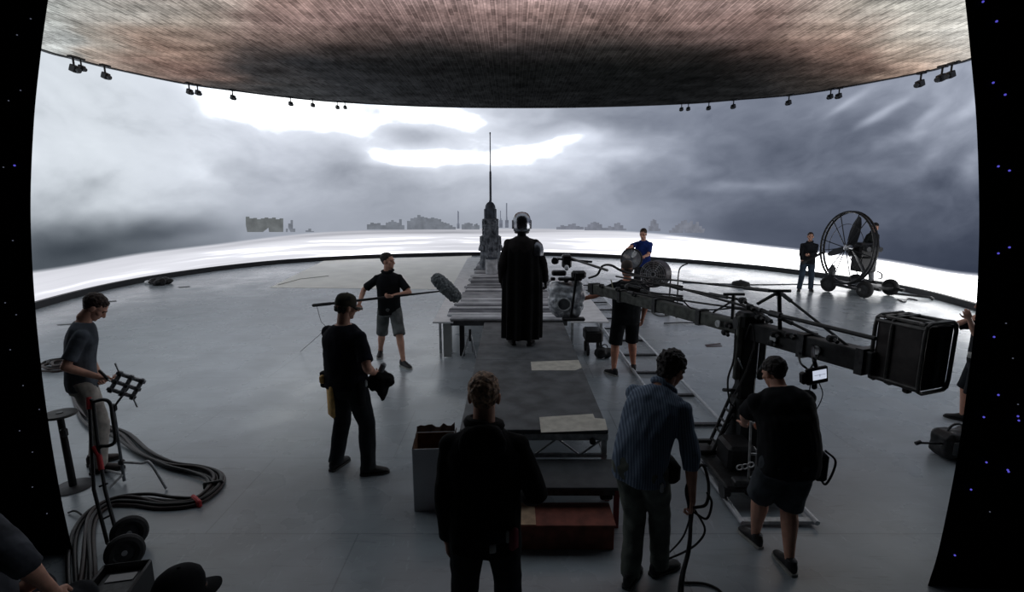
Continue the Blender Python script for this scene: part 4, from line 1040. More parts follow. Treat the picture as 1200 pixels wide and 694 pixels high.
# ------------------------------------------------------------ dolly track
TXL, TXR = 1.86, 2.46
root = empty('dolly_track', (2.16, 9, 0), 'straight silver dolly track running from the crane towards the screens', 'track')
for x in (TXL, TXR):
    mb = MB(); mb.tube([(x, 3.72, .05), (x, 16.6, .05)], .021, 10); r = mb.build('rail', mat('rail_silver', rgb(196, 200, 205), .35, .35, 12, .1), root)
y = 3.78; i = 0
while y < 16.5:
    mb = MB(); mb.beam((TXL, y, .032), (TXR, y, .032), .06, .03); mb.build('sleeper', M_DARK if i else M_ALU, root, smooth=0); y += .92; i += 1

# ------------------------------------------------------------ camera crane
A_ = P(1028, 426, 3.62); B_ = P(692, 337, 7.45)
def dB(px):
    a = (px - 1028) / (692 - 1028); return 1 / ((1 - a) / A_.y + a / B_.y)
def Q(px, py, off=0): return P(px, py, dB(px) + off)
M_CR = mat('crane_black', rgb(44, 45, 46), .5, .4, 14, .35)
M_CRG = mat('crane_olive_grey', rgb(84, 87, 82), .55, .2, 14, .35)
root = empty('camera_crane', (2.2, 4.6, .1), 'black truss camera crane on the dolly track with a square counterweight box', 'crane')
mb = MB(); mb.beam(A_, A_.lerp(B_, .30), .13, .17); o = mb.build('beam', M_CR, root, smooth=0, bev=.01)
mb = MB(); mb.beam(A_.lerp(B_, .30), B_, .105, .135); o = mb.build('beam', M_CRG, root, smooth=0, bev=.01)
for t in (.02, .14, .30, .44, .62, .80, .97):
    p = A_.lerp(B_, t); d = (B_ - A_).normalized(); mb = MB(); mb.beam(p - d * .03, p + d * .03, .17 if t < .31 else .135, .20 if t < .31 else .165); mb.build('beam_joint', M_DARK, root, smooth=0)
for t in (.10, .20, .36):
    p = A_.lerp(B_, t); mb = MB(); mb.cyl(p + V((-.09, -.02, 0)), p + V((-.075, -.015, 0)), .035); mb.build('round_badge', M_ALU, root)
rods = [((913, 342), (1012, 420), .011, 0), ((898, 366), (1026, 397), .017, -.08), ((914, 372), (1014, 421), .013, .05), ((913, 342), (888, 356), .015, 0), ((913, 342), (730, 322), .010, 0), ((898, 366), (780, 333), .013, -.06), ((860, 350), (722, 324), .011, .04), ((898, 366), (720, 341), .010, .08), ((905, 378), (868, 356), .014, -.05), ((860, 352), (836, 366), .010, .03), ((898, 366), (862, 350), .012, .04),
        ((793, 372), (745, 330), .010, .02), ((800, 350), (760, 345), .011, -.08), ((735, 342), (790, 352), .013, -.10)]
for a, b, r, off in rods:
    mb = MB(); mb.tube([Q(*a, off), Q(*b, off)], r, 8); o = mb.build('tension_rod', M_CR, root)
    pa, pb = Q(*a, off), Q(*b, off); mb = MB(); mb.tube([pa.lerp(pb, .04), pa.lerp(pb, .16)], r * 1.7, 8); mb.build('turnbuckle', M_DARK, o)
for a, b in (((913, 341), (914, 386)), ((860, 345), (858, 388))):
    mb = MB(); mb.beam(Q(*a), Q(*b), .028); l = mb.build('mast', M_CR, root, smooth=0)
    mb = MB(); p = Q(*a); mb.tube([p + V((-.10, 0, 0)), p + V((.10, 0, 0))], .014, 8); mb.build('mast_head', M_DARK, l)
# small hardware along the beam
rd = random.Random(9)
for px, py in ((853, 381), (850, 390), (908, 392), (905, 402), (925, 393), (975, 397), (870, 352), (879, 360), (890, 372), (743, 345), (705, 335), (724, 339)):
    mb = MB(); p = Q(px, py, -.08); mb.rbox(p, (.07, .06, .05), .012, rotm('Z', rd.uniform(-40, 40))); mb.cyl(p + V((0, -.03, 0)), p + V((0, -.07, -.01)), .016, n=10); mb.build('clamp', M_CR, root)
# post and base
pv = A_.lerp(B_, .36); pvx = Q(878, 390)
mb = MB(); mb.rbox((pvx.x, pvx.y, 1.08), (.16, .13, .86), .02); mb.rbox((pvx.x, pvx.y, 1.50), (.24, .18, .16), .03); po = mb.build('post', M_CR, root)
for dx in (-.11, .12):
    mb = MB(); mb.rbox((pvx.x + dx, pvx.y - .04, 1.24), (.055, .05, .62), .01); mb.build('post_rail', M_CRG, po)
mb = MB(); mb.cyl((pvx.x - .14, pvx.y, 1.47), (pvx.x + .14, pvx.y, 1.47), .06, n=20); mb.build('pivot_axle', M_DARK, po)
mb = MB(); mb.tube([(pvx.x, pvx.y, .22), (pvx.x, pvx.y, .74)], [.15, .11], 18); mb.build('column', M_CR, root)
mb = MB()
q1, q2 = P(836, 528, 4.55), P(872, 448, 4.7)
for off in (0, .12):
    mb.tube([q1 + V((0, off, 0)), q2 + V((0, off, 0))], .016, 8)
for t in (.1, .25, .4, .55, .7, .85): mb.tube([q1.lerp(q2, t), q1.lerp(q2, t) + V((0, .12, .0))], .012, 6); mb.tube([q1.lerp(q2, t) + V((.02, 0, 0)), q1.lerp(q2, t + .1) + V((.06, .05, .0))], .012, 6)
mb.build('strut', M_CR, root)
mb = MB(); mb.rbox((2.16, 4.45, .17), (.66, .90, .06), .015); mb.build('dolly_plate', M_CR, root)
mb = MB(); mb.rbox((2.06, 4.36, .33), (.26, .30, .24), .03); mb.build('battery_box', M_BLACK, root)
mb = MB(); mb.rbox((2.30, 4.62, .46), (.30, .30, .44), .04); mb.build('weight_stack', M_CR, root)
for x in (TXL, TXR):
    for y in (4.08, 4.82):
        mb = MB(); mb.cyl((x - .025, y, .125), (x + .025, y, .125), .058, n=18); mb.cyl((x - .035, y, .125), (x - .025, y, .125), .07, n=18); mb.build('dolly_wheel', M_DARK, root)
mb = MB()
la, lb = P(877, 567, 4.15), P(880, 494, 4.15)
for dx in (0, .12): mb.tube([la + V((dx, 0, 0)), lb + V((dx, 0, 0))], .011, 8)
for t in (.1, .48, .97): mb.tube([la.lerp(lb, t), la.lerp(lb, t) + V((.12, 0, 0))], .011, 8)
mb.build('ladder_handle', M_ALU, root)
for i, (px, py) in enumerate(((867, 548), (873, 547), (880, 545))):
    mb = MB(); mb.torus(P(px, py, 4.0), .026, .006, (0, 1, .2), 18, 6); mb.build('cable_ring', M_ALU, root)
mb = MB(); c = P(884, 573, 4.02); mb.torus(c, .075, .016, (0, 1, .3), 24, 8); mb.beam(c + V((-.07, 0, 0)), c + V((.07, 0, 0)), .016); mb.ell(c, (.025, .02, .025)); mb.build('hand_wheel', M_BLACK, root)
mb = MB(); c = P(868, 565, 4.05); mb.rbox(c, (.14, .10, .06), .012); mb.build('control_box', M_DARK, root)
mb = MB(); c = P(826, 528, 4.6); mb.rbox(c, (.20, .12, .05), .012); mb.rbox(c + V((-.06, 0, .10)), (.22, .05, .03), .008); mb.rbox(c + V((-.15, 0, .0)), (.10, .03, .02), .004); mb.build('side_tray', M_BLACK, root)
mb = MB(); a = P(818, 517, 4.5); mb.tube([P(848, 457, 4.6), P(866, 458, 4.7)], .018, 8); mb.build('peg', M_BLACK, root)
mb = MB(); mb.tube([P(865, 420, 4.6), P(872, 436, 4.65)], .006, 6); mb.tube([P(895, 424, 4.6), P(885, 440, 4.65)], .006, 6); mb.build('steel_fork', M_ALU, root)
# counterweight box
bc = P(1068, 412, 3.55); Rz = rotm('Z', 20)
bxw, bxd, bxh = .31, .31, .48
def bp(x, y, z): return bc + Rz @ V((x, y, z))
mb = MB()
for sx in (-1, 1): mb.rbox(bp(sx * (bxw / 2 - .01), 0, 0), (.02, bxd, bxh - .04), .005, Rz)
mb.rbox(bp(0, -bxd / 2 + .01, -.0), (bxw, .02, bxh - .05), .005, Rz); mb.rbox(bp(0, bxd / 2 - .01, 0), (bxw, .02, bxh - .05), .005, Rz); mb.rbox(bp(0, 0, -bxh / 2 + .02), (bxw, bxd, .03), .005, Rz)
M_BOX = mat('box_brown_black', rgb(62, 57, 56), .55, .2, 10, .3); M_BOXF = mat('box_frame_grey', rgb(92, 90, 88), .45, .4, 12, .3)
cbx = mb.build('counterweight_box', M_BOX, root)
mb = MB()
for yy in (-bxd / 2 - .012, bxd * .16, bxd / 2 + .012):
    lp = [bp(x * (bxw / 2 + .006), yy, z * (bxh / 2 + .006)) for x, z in ((-.7, -1), (.7, -1), (.93, -.93), (1, -.7), (1, .7), (.93, .93), (.7, 1), (-.7, 1), (-.93, .93), (-1, .7), (-1, -.7), (-.93, -.93))]
    mb.tube(lp, .014, 8, close=True)
for sx in (-1, 1):
    for sz in (-1, 1): mb.tube([bp(sx * bxw / 2, -bxd / 2 - .01, sz * (bxh / 2 - .03)), bp(sx * bxw / 2, bxd / 2 + .01, sz * (bxh / 2 - .03))], .014, 8)
mb.build('box_frame', M_BOXF, cbx)
mb = MB()
for xx in (-bxw / 2 + .03, 0, bxw / 2 - .03): mb.rbox(bp(xx, 0, bxh / 2), (.04, bxd, .02), .004, Rz)
for yy in (-bxd / 2 + .02, bxd / 2 - .02): mb.rbox(bp(0, yy, bxh / 2), (bxw, .04, .02), .004, Rz)
mb.build('top_rim', M_BOXF, cbx)
mb = MB(); mb.rbox(bp(-.06, 0, .0), (.10, .24, .40), .02, Rz); mb.rbox(bp(.06, 0, .0), (.10, .24, .40), .02, Rz); mb.build('weights', M_BLACK, cbx)
mb = MB(); mb.rbox(bp(-.02, -.02, -bxh / 2 - .035), (.05, .05, .06), .01, Rz); mb.build('bottom_bolt', M_BLACK, cbx)
mb = MB(); mb.rbox(bp(.02, -bxd / 2 - .005, 0), (.05, .02, bxh - .06), .006, Rz); mb.build('front_strip', M_DARK, cbx)
# monitor
mc = P(957, 440, 3.55); Rm = rotm('Z', 6) @ rotm('Y', -9)
mb = MB(); mb.rbox(mc, (.165, .03, .125), .008, Rm); mo = mb.build('monitor', M_BLACK, root)
mb = MB(); q = mc + Rm @ V((.012, -.0165, .008)); mb.rbox(q, (.105, .004, .072), .001, Rm)
e = mat('monitor_glow', (.05, .05, .06, 1), .3, emit=rgb(196, 204, 222), estr=.9, nscale=0); mb.build('screen', e, mo)
mb = MB(); q = mc + Rm @ V((.012, -.019, .004))
mb.rbox(q, (.004, .003, .020), .001, Rm); mb.rbox(mc + Rm @ V((.012, -.019, .008)), (.085, .003, .003), .001, Rm); mb.build('screen_picture', mat('screen_grey', (.02, .02, .025, 1), .5, emit=rgb(120, 126, 140), estr=.6), mo)
mb = MB(); mb.rbox(mc + Rm @ V((-.09, .02, -.01)), (.04, .05, .09), .01, Rm); mb.rbox(mc + Rm @ V((.0, .03, -.09)), (.04, .03, .06), .01, Rm); mb.build('battery', M_BLACK, mo)
mb = MB(); mb.tube(cr([Q(952, 405), P(953, 418, 3.6), mc + V((0, .02, .06))], 5), .014, 8); mb.build('monitor_arm', M_BLACK, mo)
# hanging cables on the crane
def cable(pts_, r=.007, m=M_RUB, parent=root, name='cable'):
    mb = MB(); mb.tube(cr(pts_, 7), r, 6); return mb.build(name, m, parent, smooth=180)
cable([Q(936, 412), P(938, 425, 3.7), P(946, 433, 3.62), mc + V((-.05, .03, .0))], .008)
cable([mc + V((.04, .03, -.06)), P(964, 462, 3.6), P(958, 478, 3.6), P(947, 492, 3.62)], .004)
cable([mc + V((-.02, .03, -.06)), P(948, 468, 3.6), P(950, 486, 3.62)], .004)
cable([Q(862, 382, -.1), P(860, 420, 4.5), P(853, 445, 4.5), P(855, 470, 4.5), P(860, 476, 4.5)], .009)
cable([Q(872, 400, -.1), P(880, 380, 4.5), P(884, 400, 4.5), P(876, 430, 4.5), P(868, 448, 4.5), P(861, 462, 4.5)], .007)
cable([Q(800, 352, -.1), P(812, 362, dB(812)), P(838, 363, dB(838)), Q(857, 361, -.08)], .008)
cable([P(937, 414, dB(937)), P(944, 404, dB(944)), P(955, 403, dB(955)), P(961, 412, dB(961)), P(950, 432, 3.6)], .007)
cable([P(716, 328, 7.0), P(719, 340, 6.9), P(724, 348, 6.9), P(730, 346, 6.9), P(735, 338, 6.9)], .008, mat('pale_cable', rgb(128, 124, 100), .6))
cable([P(738, 338, 6.8), P(748, 352, 6.7), P(760, 356, 6.6), P(772, 348, 6.5)], .009, mat('pale_cable', rgb(128, 124, 100), .6))
cable([P(690, 326, 7.4), P(700, 322, 7.3), P(706, 312, 7.2), P(716, 311, 7.0), P(730, 318, 6.9), P(760, 326, 6.5)], .016)
for py, off in ((330, 0), (334, .05), (341, -.05), (347, 0), (351, .04)):
    cable([P(728, py, 6.75 + off), P(750, py + 3 + off * 20, 6.5), P(775, py + 2 - off * 30, 6.2), P(800, py + 6, 5.9)], .012)
mb = MB()
for px, py, wd in ((742, 338, .22), (755, 344, .24), (768, 347, .2)): mb.rbox(P(px, py, 6.55), (wd, .12, .09), .03, rotm('Y', 14))
mb.build('cable_loom', M_CR, root)
# remote head at the far end
hd = root
hp = P(672, 318, 7.7)
mb = MB(); mb.rbox(P(664, 306, 7.7), (.14, .14, .20), .02); mb.rbox(P(655, 320, 7.7), (.22, .12, .08), .02); mb.rbox(P(678, 322, 7.6), (.22, .12, .12), .03); mb.rbox(P(652, 306, 7.7), (.06, .10, .09), .02); mb.rbox(P(668, 327, 7.65), (.36, .10, .05), .015); mb.cyl(P(651, 306, 7.62), P(650, 306, 7.5), .05); rh = mb.build('remote_head', M_BLACK, root)
mb = MB(); mb.ell(P(664, 314, 7.55), (.035, .03, .045)); mb.build('head_motor', M_WHITE, rh)
mb = MB(); mb.beam(P(648, 303, 7.7), P(694, 307, 7.6), .03); mb.build('head_bar', M_BLACK, rh, smooth=0)
mb = MB(); mb.tube([P(669, 303, 7.7), P(712, 317, 7.1)], .018, 8); mb.build('head_tube', mat('dull_tube', rgb(96, 96, 96), .5, .5), rh)
mb = MB(); mb.beam(P(676, 320, 7.45), P(669, 372, 7.45), .05, .03); mb.build('drop_bar', M_BLACK, rh, smooth=0)
mb = MB(); mb.rbox(P(648, 327, 7.7), (.07, .05, .05), .01); mb.build('head_bracket', M_BLACK, rh); mb = MB(); mb.rbox(P(672, 374, 7.55), (.34, .12, .05), .015); mb.build('foot_bar', M_BLACK, rh)

# camera wrapped in clear plastic hanging from the remote head
c = P(662, 350, 7.75)
root2 = empty('wrapped_camera', c, 'camera bundled in crumpled silver plastic hanging under the crane head', 'camera')
mb = MB(); mb.ell(c, (.27, .22, .27)); mb.ell(c + V((.05, 0, -.15)), (.22, .18, .15)); mb.ell(c + V((-.10, 0, .12)), (.18, .16, .16)); mb.ell(c + V((.17, 0, .06)), (.15, .14, .22)); mb.ell(c + V((.10, -.02, -.25)), (.10, .09, .07))
m_pl = mat('crumpled_plastic', rgb(228, 232, 236), .22, .1, 13, .5, .9, col2=rgb(130, 135, 142), spec=.8)
remesh(mb, 'plastic_wrap', m_pl, root2, .012, 1, .055, 5.5, seed=3)
mb = MB(); mb.cyl(c + V((-.03, -.16, -.04)), c + V((-.04, -.23, -.05)), .085, .09, 24); mb.build('lens', mat('dull_lens_grey', rgb(96, 98, 102), .4, .2, 10, .3), root2)
mb = MB(); mb.torus(c + V((-.04, -.225, -.05)), .095, .014, (0, 1, 0), 28, 8); mb.build('lens_ring', M_ALU, root2)
mb = MB(); mb.cyl(c + V((.0, 0, .15)), c + V((.02, 0, .34)), .035); mb.build('mount_stem', M_BLACK, root2)

# ------------------------------------------------------------ boom pole
root = empty('boom_pole', P(440, 350, bh.y), 'black boom pole with a grey furry microphone cover held by the man in the polo', 'microphone pole')
pa, pb = P(369, 358, yb - .22), P(519, 341, yb - .22)
mb = MB(); mb.tube([pa, pa.lerp(pb, .55), pb], [.022, .020, .012], 10); mb.build('pole', M_BLACK, root)
mb = MB(); mb.tube([pa - V((.02, 0, 0)), pa.lerp(pb, .12)], .026, 10, round_=True); mb.build('grip', M_RUB, root)
qa, qb = P(513, 328, yb - .22), P(533, 347, yb - .22); mb = MB(); mb.tube([qa, qa.lerp(qb, .5), qb], [.105, .115, .105], 18, round_=True)
remesh(mb, 'fur_windshield', mat('grey_fur', rgb(110, 116, 118), .95, 0, 40, .4, .8), root, .012, 1, .016, 30)
mb = MB(); mb.tube([pb, qa.lerp(qb, .5)], .02, 8); mb.build('shock_mount', M_BLACK, root)
mb = MB(); mb.tube(cr([pa + V((.03, 0, -.01)), P(376, 376, yb - .2), P(381, 385, yb - .15), P(366, 400, yb - .1), G(352, 412, .01)], 8), .004, 6); mb.build('pole_cable', M_RUB, root)

# ------------------------------------------------------------ fans and the people's things
root = empty('wind_machine', (9.95, 14.3, 0), 'large black caged propeller fan mounted on a wheeled trailer', 'fan')
fc = P(991, 290.5, 14.35); nrm = V((-.995, -.10, .0)).normalized(); nrm.z = .03; nrm.normalize()
u1, u2 = V((-nrm.y, nrm.x, 0)).normalized(), V((0, 0, 1)); FR = 1.0
mb = MB()
for off, R_ in ((0, FR), (.10, FR)): mb.torus(fc - nrm * off, R_, .030, nrm, 48, 8)
for j in range(16):
    t = 2 * PI * j / 16; d = u1 * math.cos(t) + u2 * math.sin(t); mb.tube([fc + d * FR, fc - nrm * .10 + d * FR], .012, 6)
cage = mb.build('cage_ring', M_BLACK, root)
for j in range(12):
    t = 2 * PI * (j + (.18 if j % 2 else -.18)) / 12 + .26; d = u1 * math.cos(t) + u2 * math.sin(t); mb = MB(); mb.tube([fc + d * .09, fc + d * FR], .013, 6); mb.build('cage_spoke', M_BLACK, cage)
mb = MB(); mb.torus(fc, FR * .66, .008, nrm, 40, 6); mb.build('inner_ring', M_BLACK, cage)
mb = MB(); mb.lathe(fc - nrm * .06, [(.10, -.08), (.11, 0), (.09, .06), (.03, .09)], 20, Matrix((u1, u2, nrm)).transposed()); mb.build('hub', M_STEEL, root)
for j in range(3):
    t = PI * .25 + j * PI * 2 / 3 + .55; d = u1 * math.cos(t) + u2 * math.sin(t); s = nrm.cross(d); mb = MB(); rings = []
    for rr_, ch, pit in ((.08, .07, 50), (.2, .12, 42), (.45, .135, 30), (.7, .11, 22), (.86, .06, 18), (.90, .02, 16)):
        a = math.radians(pit); cv = s * math.cos(a) + nrm * math.sin(a); tv = d.cross(cv)
        rings.append([fc - nrm * .14 + d * rr_ + cv * ch * x + tv * .02 * y for x, y in ((-1, 0), (-.3, .5), (.6, .4), (1, 0), (.6, -.2), (-.3, -.3))])
    mb.loft(rings); mb.build('propeller_blade', mat('blade_dark', rgb(34, 35, 38), .4, .2, 8, .2), root)
ec = fc - nrm * .55
mb = MB(); Re = Matrix((u1, -nrm, u2)).transposed()
mb.rbox(ec + V((0, 0, -.05)), (.50, .60, .42), .05, Re); mb.rbox(ec - nrm * .05 + V((0, 0, -.45)), (.40, .50, .42), .03, Re); mb.cyl(ec + nrm * .25, fc - nrm * .1, .07); mb.build('engine', M_BLACK, root)
for sx in (-1, 1):
    mb = MB()
    for k2 in range(3): mb.cyl(ec + u1 * sx * .25 + V((0, 0, .0)) - nrm * (k2 * .17 - .17), ec + u1 * sx * .40 - nrm * (k2 * .17 - .17), .07, n=14)
    mb.build('engine_cylinder', M_DARK, root)
mb = MB(); cx2 = V((fc.x, fc.y, 0)) - nrm * .45; cx2.z = 0
for sx in (-1, 1): mb.beam(cx2 + u1 * sx * .42 + nrm * .5 + V((0, 0, .24)), cx2 + u1 * sx * .42 - nrm * .8 + V((0, 0, .24)), .07)
for t in (.5, -.1, -.8): mb.beam(cx2 + u1 * -.75 + nrm * t + V((0, 0, .24)), cx2 + u1 * .75 + nrm * t + V((0, 0, .24)), .07)
mb.beam(cx2 + nrm * .45 + u1 * -.3 + V((0, 0, .24)), fc - u2 * .98 - u1 * .3, .05); mb.beam(cx2 + nrm * .45 + u1 * .3 + V((0, 0, .24)), fc - u2 * .98 + u1 * .3, .05)
mb.rbox(cx2 - nrm * .25 + V((0, 0, .265)), (1.0, .95, .03), .005, Re); mb.build('trailer_frame', M_CR, root, smooth=0)
for px, py, d_ in ((971, 331, 14.75), (1013, 341.5, 13.75), (1043, 338.5, 14.15), (1002, 338, 15.15)):
    p = P(px, py, d_); p.z = .235; mb = MB(); ax = u1 if True else nrm
    ax2 = V((-.85, -.35, 0)).normalized(); mb.torus(p, .165, .07, ax2, 28, 10); wl = mb.build('wheel', M_RUB, root)
    mb = MB(); mb.cyl(p - ax2 * .05, p + ax2 * .05, .12, n=20); mb.build('wheel_rim', M_DARK, wl)
mb = MB(); mb.tube([P(1046, 344, 14.0), G(1090, 348.5, .08), ], .03, 8); mb.tube([G(1090, 348.5, .08), G(1094, 351, .03)], .04, 8); mb.build('tow_bar', M_CR, root)
mb = MB(); mb.tube(cr([P(1028, 318, 14.2), P(1033, 321, 14.2), P(1033, 326, 14.2), P(1029, 327, 14.2)], 6), .02, 6); mb.build('hose', M_DARK, root)
mb = MB(); mb.lathe(P(975, 318, 14.5) - V((0, 0, .12)), [(.07, 0), (.09, .02), (.09, .2), (.05, .26), (.05, .30)], 14); mb.build('fuel_can', M_DARK, root)
S11.root.location.z += 0
root = empty('long_pole', P(950, 300, 14.4), 'long dark pole slanting across the man in blue grey jeans', 'pole')
mb = MB(); mb.tube([P(941, 308, 14.52), P(967, 294.5, 14.3)], .035, 10); mb.build('pole_shaft', M_BLACK, root)
mb = MB(); mb.tube([P(940.4, 308.3, 14.52), P(944, 306.4, 14.5)], .045, 10, round_=True); mb.build('pole_grip', M_RUB, root)
# round fan held by the man in blue
fc = P(740, 303.5, 12.6); nrm = V((-.15, -1, .18)).normalized(); u1, u2 = perp(nrm)
root = empty('round_fan', (fc.x, fc.y, 0), 'small round silver fan on a low stand in front of the man in blue', 'fan')
mb = MB(); mb.torus(fc, .25, .022, nrm, 36, 8); mb.torus(fc - nrm * .12, .23, .012, nrm, 36, 8); cg = mb.build('fan_ring', M_CR, root)
mb = MB()
for j in range(20):
    t = 2 * PI * j / 20; d = u1 * math.cos(t) + u2 * math.sin(t); mb.tube([fc + d * .05 + nrm * .05, fc + d * .15 + nrm * .045, fc + d * .25], .004, 5)
for r_2 in (.10, .17): mb.torus(fc + nrm * .045, r_2, .004, nrm, 30, 5)
mb.build('front_grille', M_STEEL, cg)
mb = MB(); R3 = Matrix((u1, u2, nrm)).transposed(); mb.lathe(fc - nrm * .10, [(.235, .02), (.20, -.08), (.10, -.15), (.03, -.17)], 28, R3); mb.build('shell', mat('shell_steel', rgb(172, 178, 188), .3, .8, 4, .15), root)
for j in range(4):
    d = u1 * math.cos(j * PI / 2 + .5) + u2 * math.sin(j * PI / 2 + .5); s = nrm.cross(d); mb = MB(); mb.loft([[fc - nrm * .03 + d * r_ + (s * .8 + nrm * .5) * w_ * x + nrm * .004 * y for x, y in ((-1, -1), (1, -1), (1, 1), (-1, 1))] for r_, w_ in ((.04, .03), (.12, .06), (.2, .06), (.215, .03))]); mb.build('fan_blade', M_ALU, root)
mb = MB(); mb.cyl((fc.x, fc.y + .05, .02), (fc.x, fc.y + .05, fc.z - .25), .025); mb.build('stand_post', M_CR, root)
mb = MB()
for a in (0, 120, 240): mb.tube([(fc.x, fc.y + .05, .30), (fc.x + .35 * math.sin(math.radians(a)), fc.y + .05 - .35 * math.cos(math.radians(a)), .015)], .014, 6)
mb.build('stand_legs', M_CR, root)
for sx in (-1, 1): mb = MB(); mb.rbox(fc + V((sx * .12, -.02, -.27)), (.04, .05, .06), .01); mb.build('foot_block', M_BLACK, root)
# big drum fan
fc = P(768, 321, 11.9); nrm = V((-.55, -.83, .05)).normalized(); u1 = V((-nrm.y, nrm.x, 0)).normalized(); u2 = nrm.cross(u1) * -1; R3 = Matrix((u1, nrm.cross(u1), nrm)).transposed()
root = empty('drum_fan', (fc.x, fc.y, 0), 'dark barrel fan in a tubular frame behind the crane arm', 'fan')
mb = MB(); n_ = 32
prof = [(.30, .16), (.315, .17), (.315, -.22), (.30, -.23), (.27, -.23), (.29, -.20), (.29, .14), (.275, .16)]
mb.loft([[fc + R3 @ V((r * math.cos(2 * PI * j / n_), r * math.sin(2 * PI * j / n_), z)) for j in range(n_)] for r, z in prof], cap=False, close=True); dr = mb.build('drum_housing', mat('drum_brown_grey', rgb(62, 54, 56), .5, .2, 6, .2), root)
mb = MB()
for r_2 in (.06, .11, .16, .21, .26, .30): mb.torus(fc + nrm * .17, r_2, .004, nrm, 36, 5)
for j in range(12):
    t = 2 * PI * j / 12; mb.tube([fc + nrm * .17 + R3 @ V((.04 * math.cos(t), .04 * math.sin(t), 0)), fc + nrm * .17 + R3 @ V((.31 * math.cos(t), .31 * math.sin(t), 0))], .004, 5)
mb.build('front_grille', M_STEEL, dr)
mb = MB(); mb.cyl(fc - nrm * .1, fc + nrm * .1, .08); mb.build('motor', M_CR, root)
mb = MB(); mb.cyl(fc - nrm * .17, fc - nrm * .16, .28, n=32); mb.build('back_screen', mat('screen_mesh_grey', rgb(112, 110, 112), .7, 0, 30, .3), dr)
for j in range(5):
    t = 2 * PI * j / 5; d = R3 @ V((math.cos(t), math.sin(t), 0)); s = nrm.cross(d); mb = MB(); mb.loft([[fc + d * r_ + (s * .75 + nrm * .6) * w_ * x + nrm * .004 * y for x, y in ((-1, -1), (1, -1), (1, 1), (-1, 1))] for r_, w_ in ((.07, .05), (.16, .09), (.27, .10))]); mb.build('fan_blade', mat('blade_grey', rgb(98, 98, 100), .5, .3), root)
mb = MB()
for sx in (-1, 1):
    b0 = fc + u1 * sx * .36; b0z = V((b0.x, b0.y, 0))
    mb.tube(cr([b0z - nrm * .25 + V((0, 0, .02)), b0z + V((0, 0, .02)), b0z + nrm * .25 + V((0, 0, .02))], 4), .016, 8); mb.tube([b0z + V((0, 0, .02)), b0], .018, 8)
mb.tube(cr([P(794, 345, 11.6), P(795, 322, 11.6), P(798, 313, 11.6), P(806, 309, 11.6)], 6), .016, 8); mb.tube([P(794, 345, 11.6), P(794, 368, 11.6)], .016, 8)
b0 = P(794, 368, 11.6); mb.tube([b0, V((b0.x, b0.y, .02))], .016, 8)
mb.tube([fc + u1 * .36 + V((0, 0, -fc.z + .02)), fc - u1 * .36 + V((0, 0, -fc.z + .02))], .016, 8)
mb.build('tube_frame', M_CR, root)

# ------------------------------------------------------------ things by the grey-shirted man
h = empty('hand_tool', P(121, 441, 4.6), 'small dark tool held by the man in grey', 'tool')
mb = MB(); mb.tube([P(117, 435, 4.56), P(126, 444, 4.5)], .014, 8, round_=True); mb.build('handle', M_BLACK, h)
mb = MB(); mb.tube([P(126, 444, 4.5), P(129, 447, 4.48)], .008, 8); mb.build('tip', M_STEEL, h)
# disc topped stand
bp0 = G(86, 571)
root = empty('disc_stand', bp0, 'black pole stand with a round disc top and flat round base', 'stand')
tp = P(70, 487, bp0.y); tp.x = P(70, 487, bp0.y).x
mb = MB(); mb.lathe(bp0, [(.155, 0), (.16, .004), (.15, .012), (.03, .02)], 32); mb.build('base_plate', mat('dull_base', rgb(76, 76, 78), .6, .3, 8, .25), root)
mb = MB(); mb.tube([bp0 + V((0, 0, .015)), tp], [.030, .026], 14); mb.build('pole', M_BLACK, root)
mb = MB(); mb.lathe(tp, [(.03, -.02), (.125, 0), (.13, .006), (.125, .022), (.02, .024)], 32); dk = mb.build('disc_top', mat('dull_disc', rgb(92, 90, 88), .6, .2, 8, .25), root)
mb = MB(); mb.cyl(tp + V((0, 0, .022)), tp + V((0, 0, .03)), .025); mb.build('centre_bolt', M_DARK, dk)
mb = MB(); p = tp.lerp(bp0, .22); mb.rbox(p + V((.03, -.02, 0)), (.05, .05, .08), .012); mb.build('collar', M_DARK, root)
# hand truck
yt, yb_ = 3.95, 3.42
def HT(px, py, top): # depth runs from the top of the frame to the wheels
    t = (py - 468) / (645 - 468.0); return P(px, py, yt + (yb_ - yt) * t)
root = empty('hand_truck', G(148, 662), 'tall black hand truck with red tape leaning on its two wheels', 'hand truck')
mb = MB(); mb.tube([HT(104, 468, 1), HT(110, 574, 1), HT(126, 637, 1)], .013, 8); mb.tube([HT(109, 470, 1), HT(115, 523, 1), HT(123, 574, 1), HT(137, 627, 1)], .013, 8)
mb.tube([HT(104, 468, 1), HT(109, 470, 1)], .013, 8); mb.build('upright_bars', M_BLACK, root)
mb = MB(); mb.tube(cr([HT(109, 471, 1), HT(121, 468.5, 1), HT(129, 473, 1), HT(132, 490, 1), HT(135, 515, 1), HT(129, 522, 1), HT(117, 523, 1)], 5), .014, 8); mb.build('loop_handle', M_BLACK, root)
for a, b in (((104, 466), (104.6, 480)), ((110, 524), (116, 534)), ((116, 534), (119, 551))):
    mb = MB(); mb.tube([HT(*a, 1), HT(*b, 1)], .019, 10); mb.build('red_tape_band', M_RED, root)
for px, py in ((150, 613), (146, 645)):
    c = P(px, py, 3.50 if py < 630 else 3.28); c.z = .125; ax = V((-.50, .82, 0)).normalized() if False else V((.55, -.80, .25)).normalized()
    mb = MB(); mb.torus(c, .085, .04, ax, 28, 10); wl = mb.build('wheel', M_RUB, root)
    mb = MB(); mb.cyl(c - ax * .03, c + ax * .03, .06, n=18); hb = mb.build('wheel_hub', M_DARK, wl)
    mb = MB(); mb.cyl(c + ax * .03, c + ax * .04, .018, n=12); mb.build('axle_cap', M_ALU, hb)
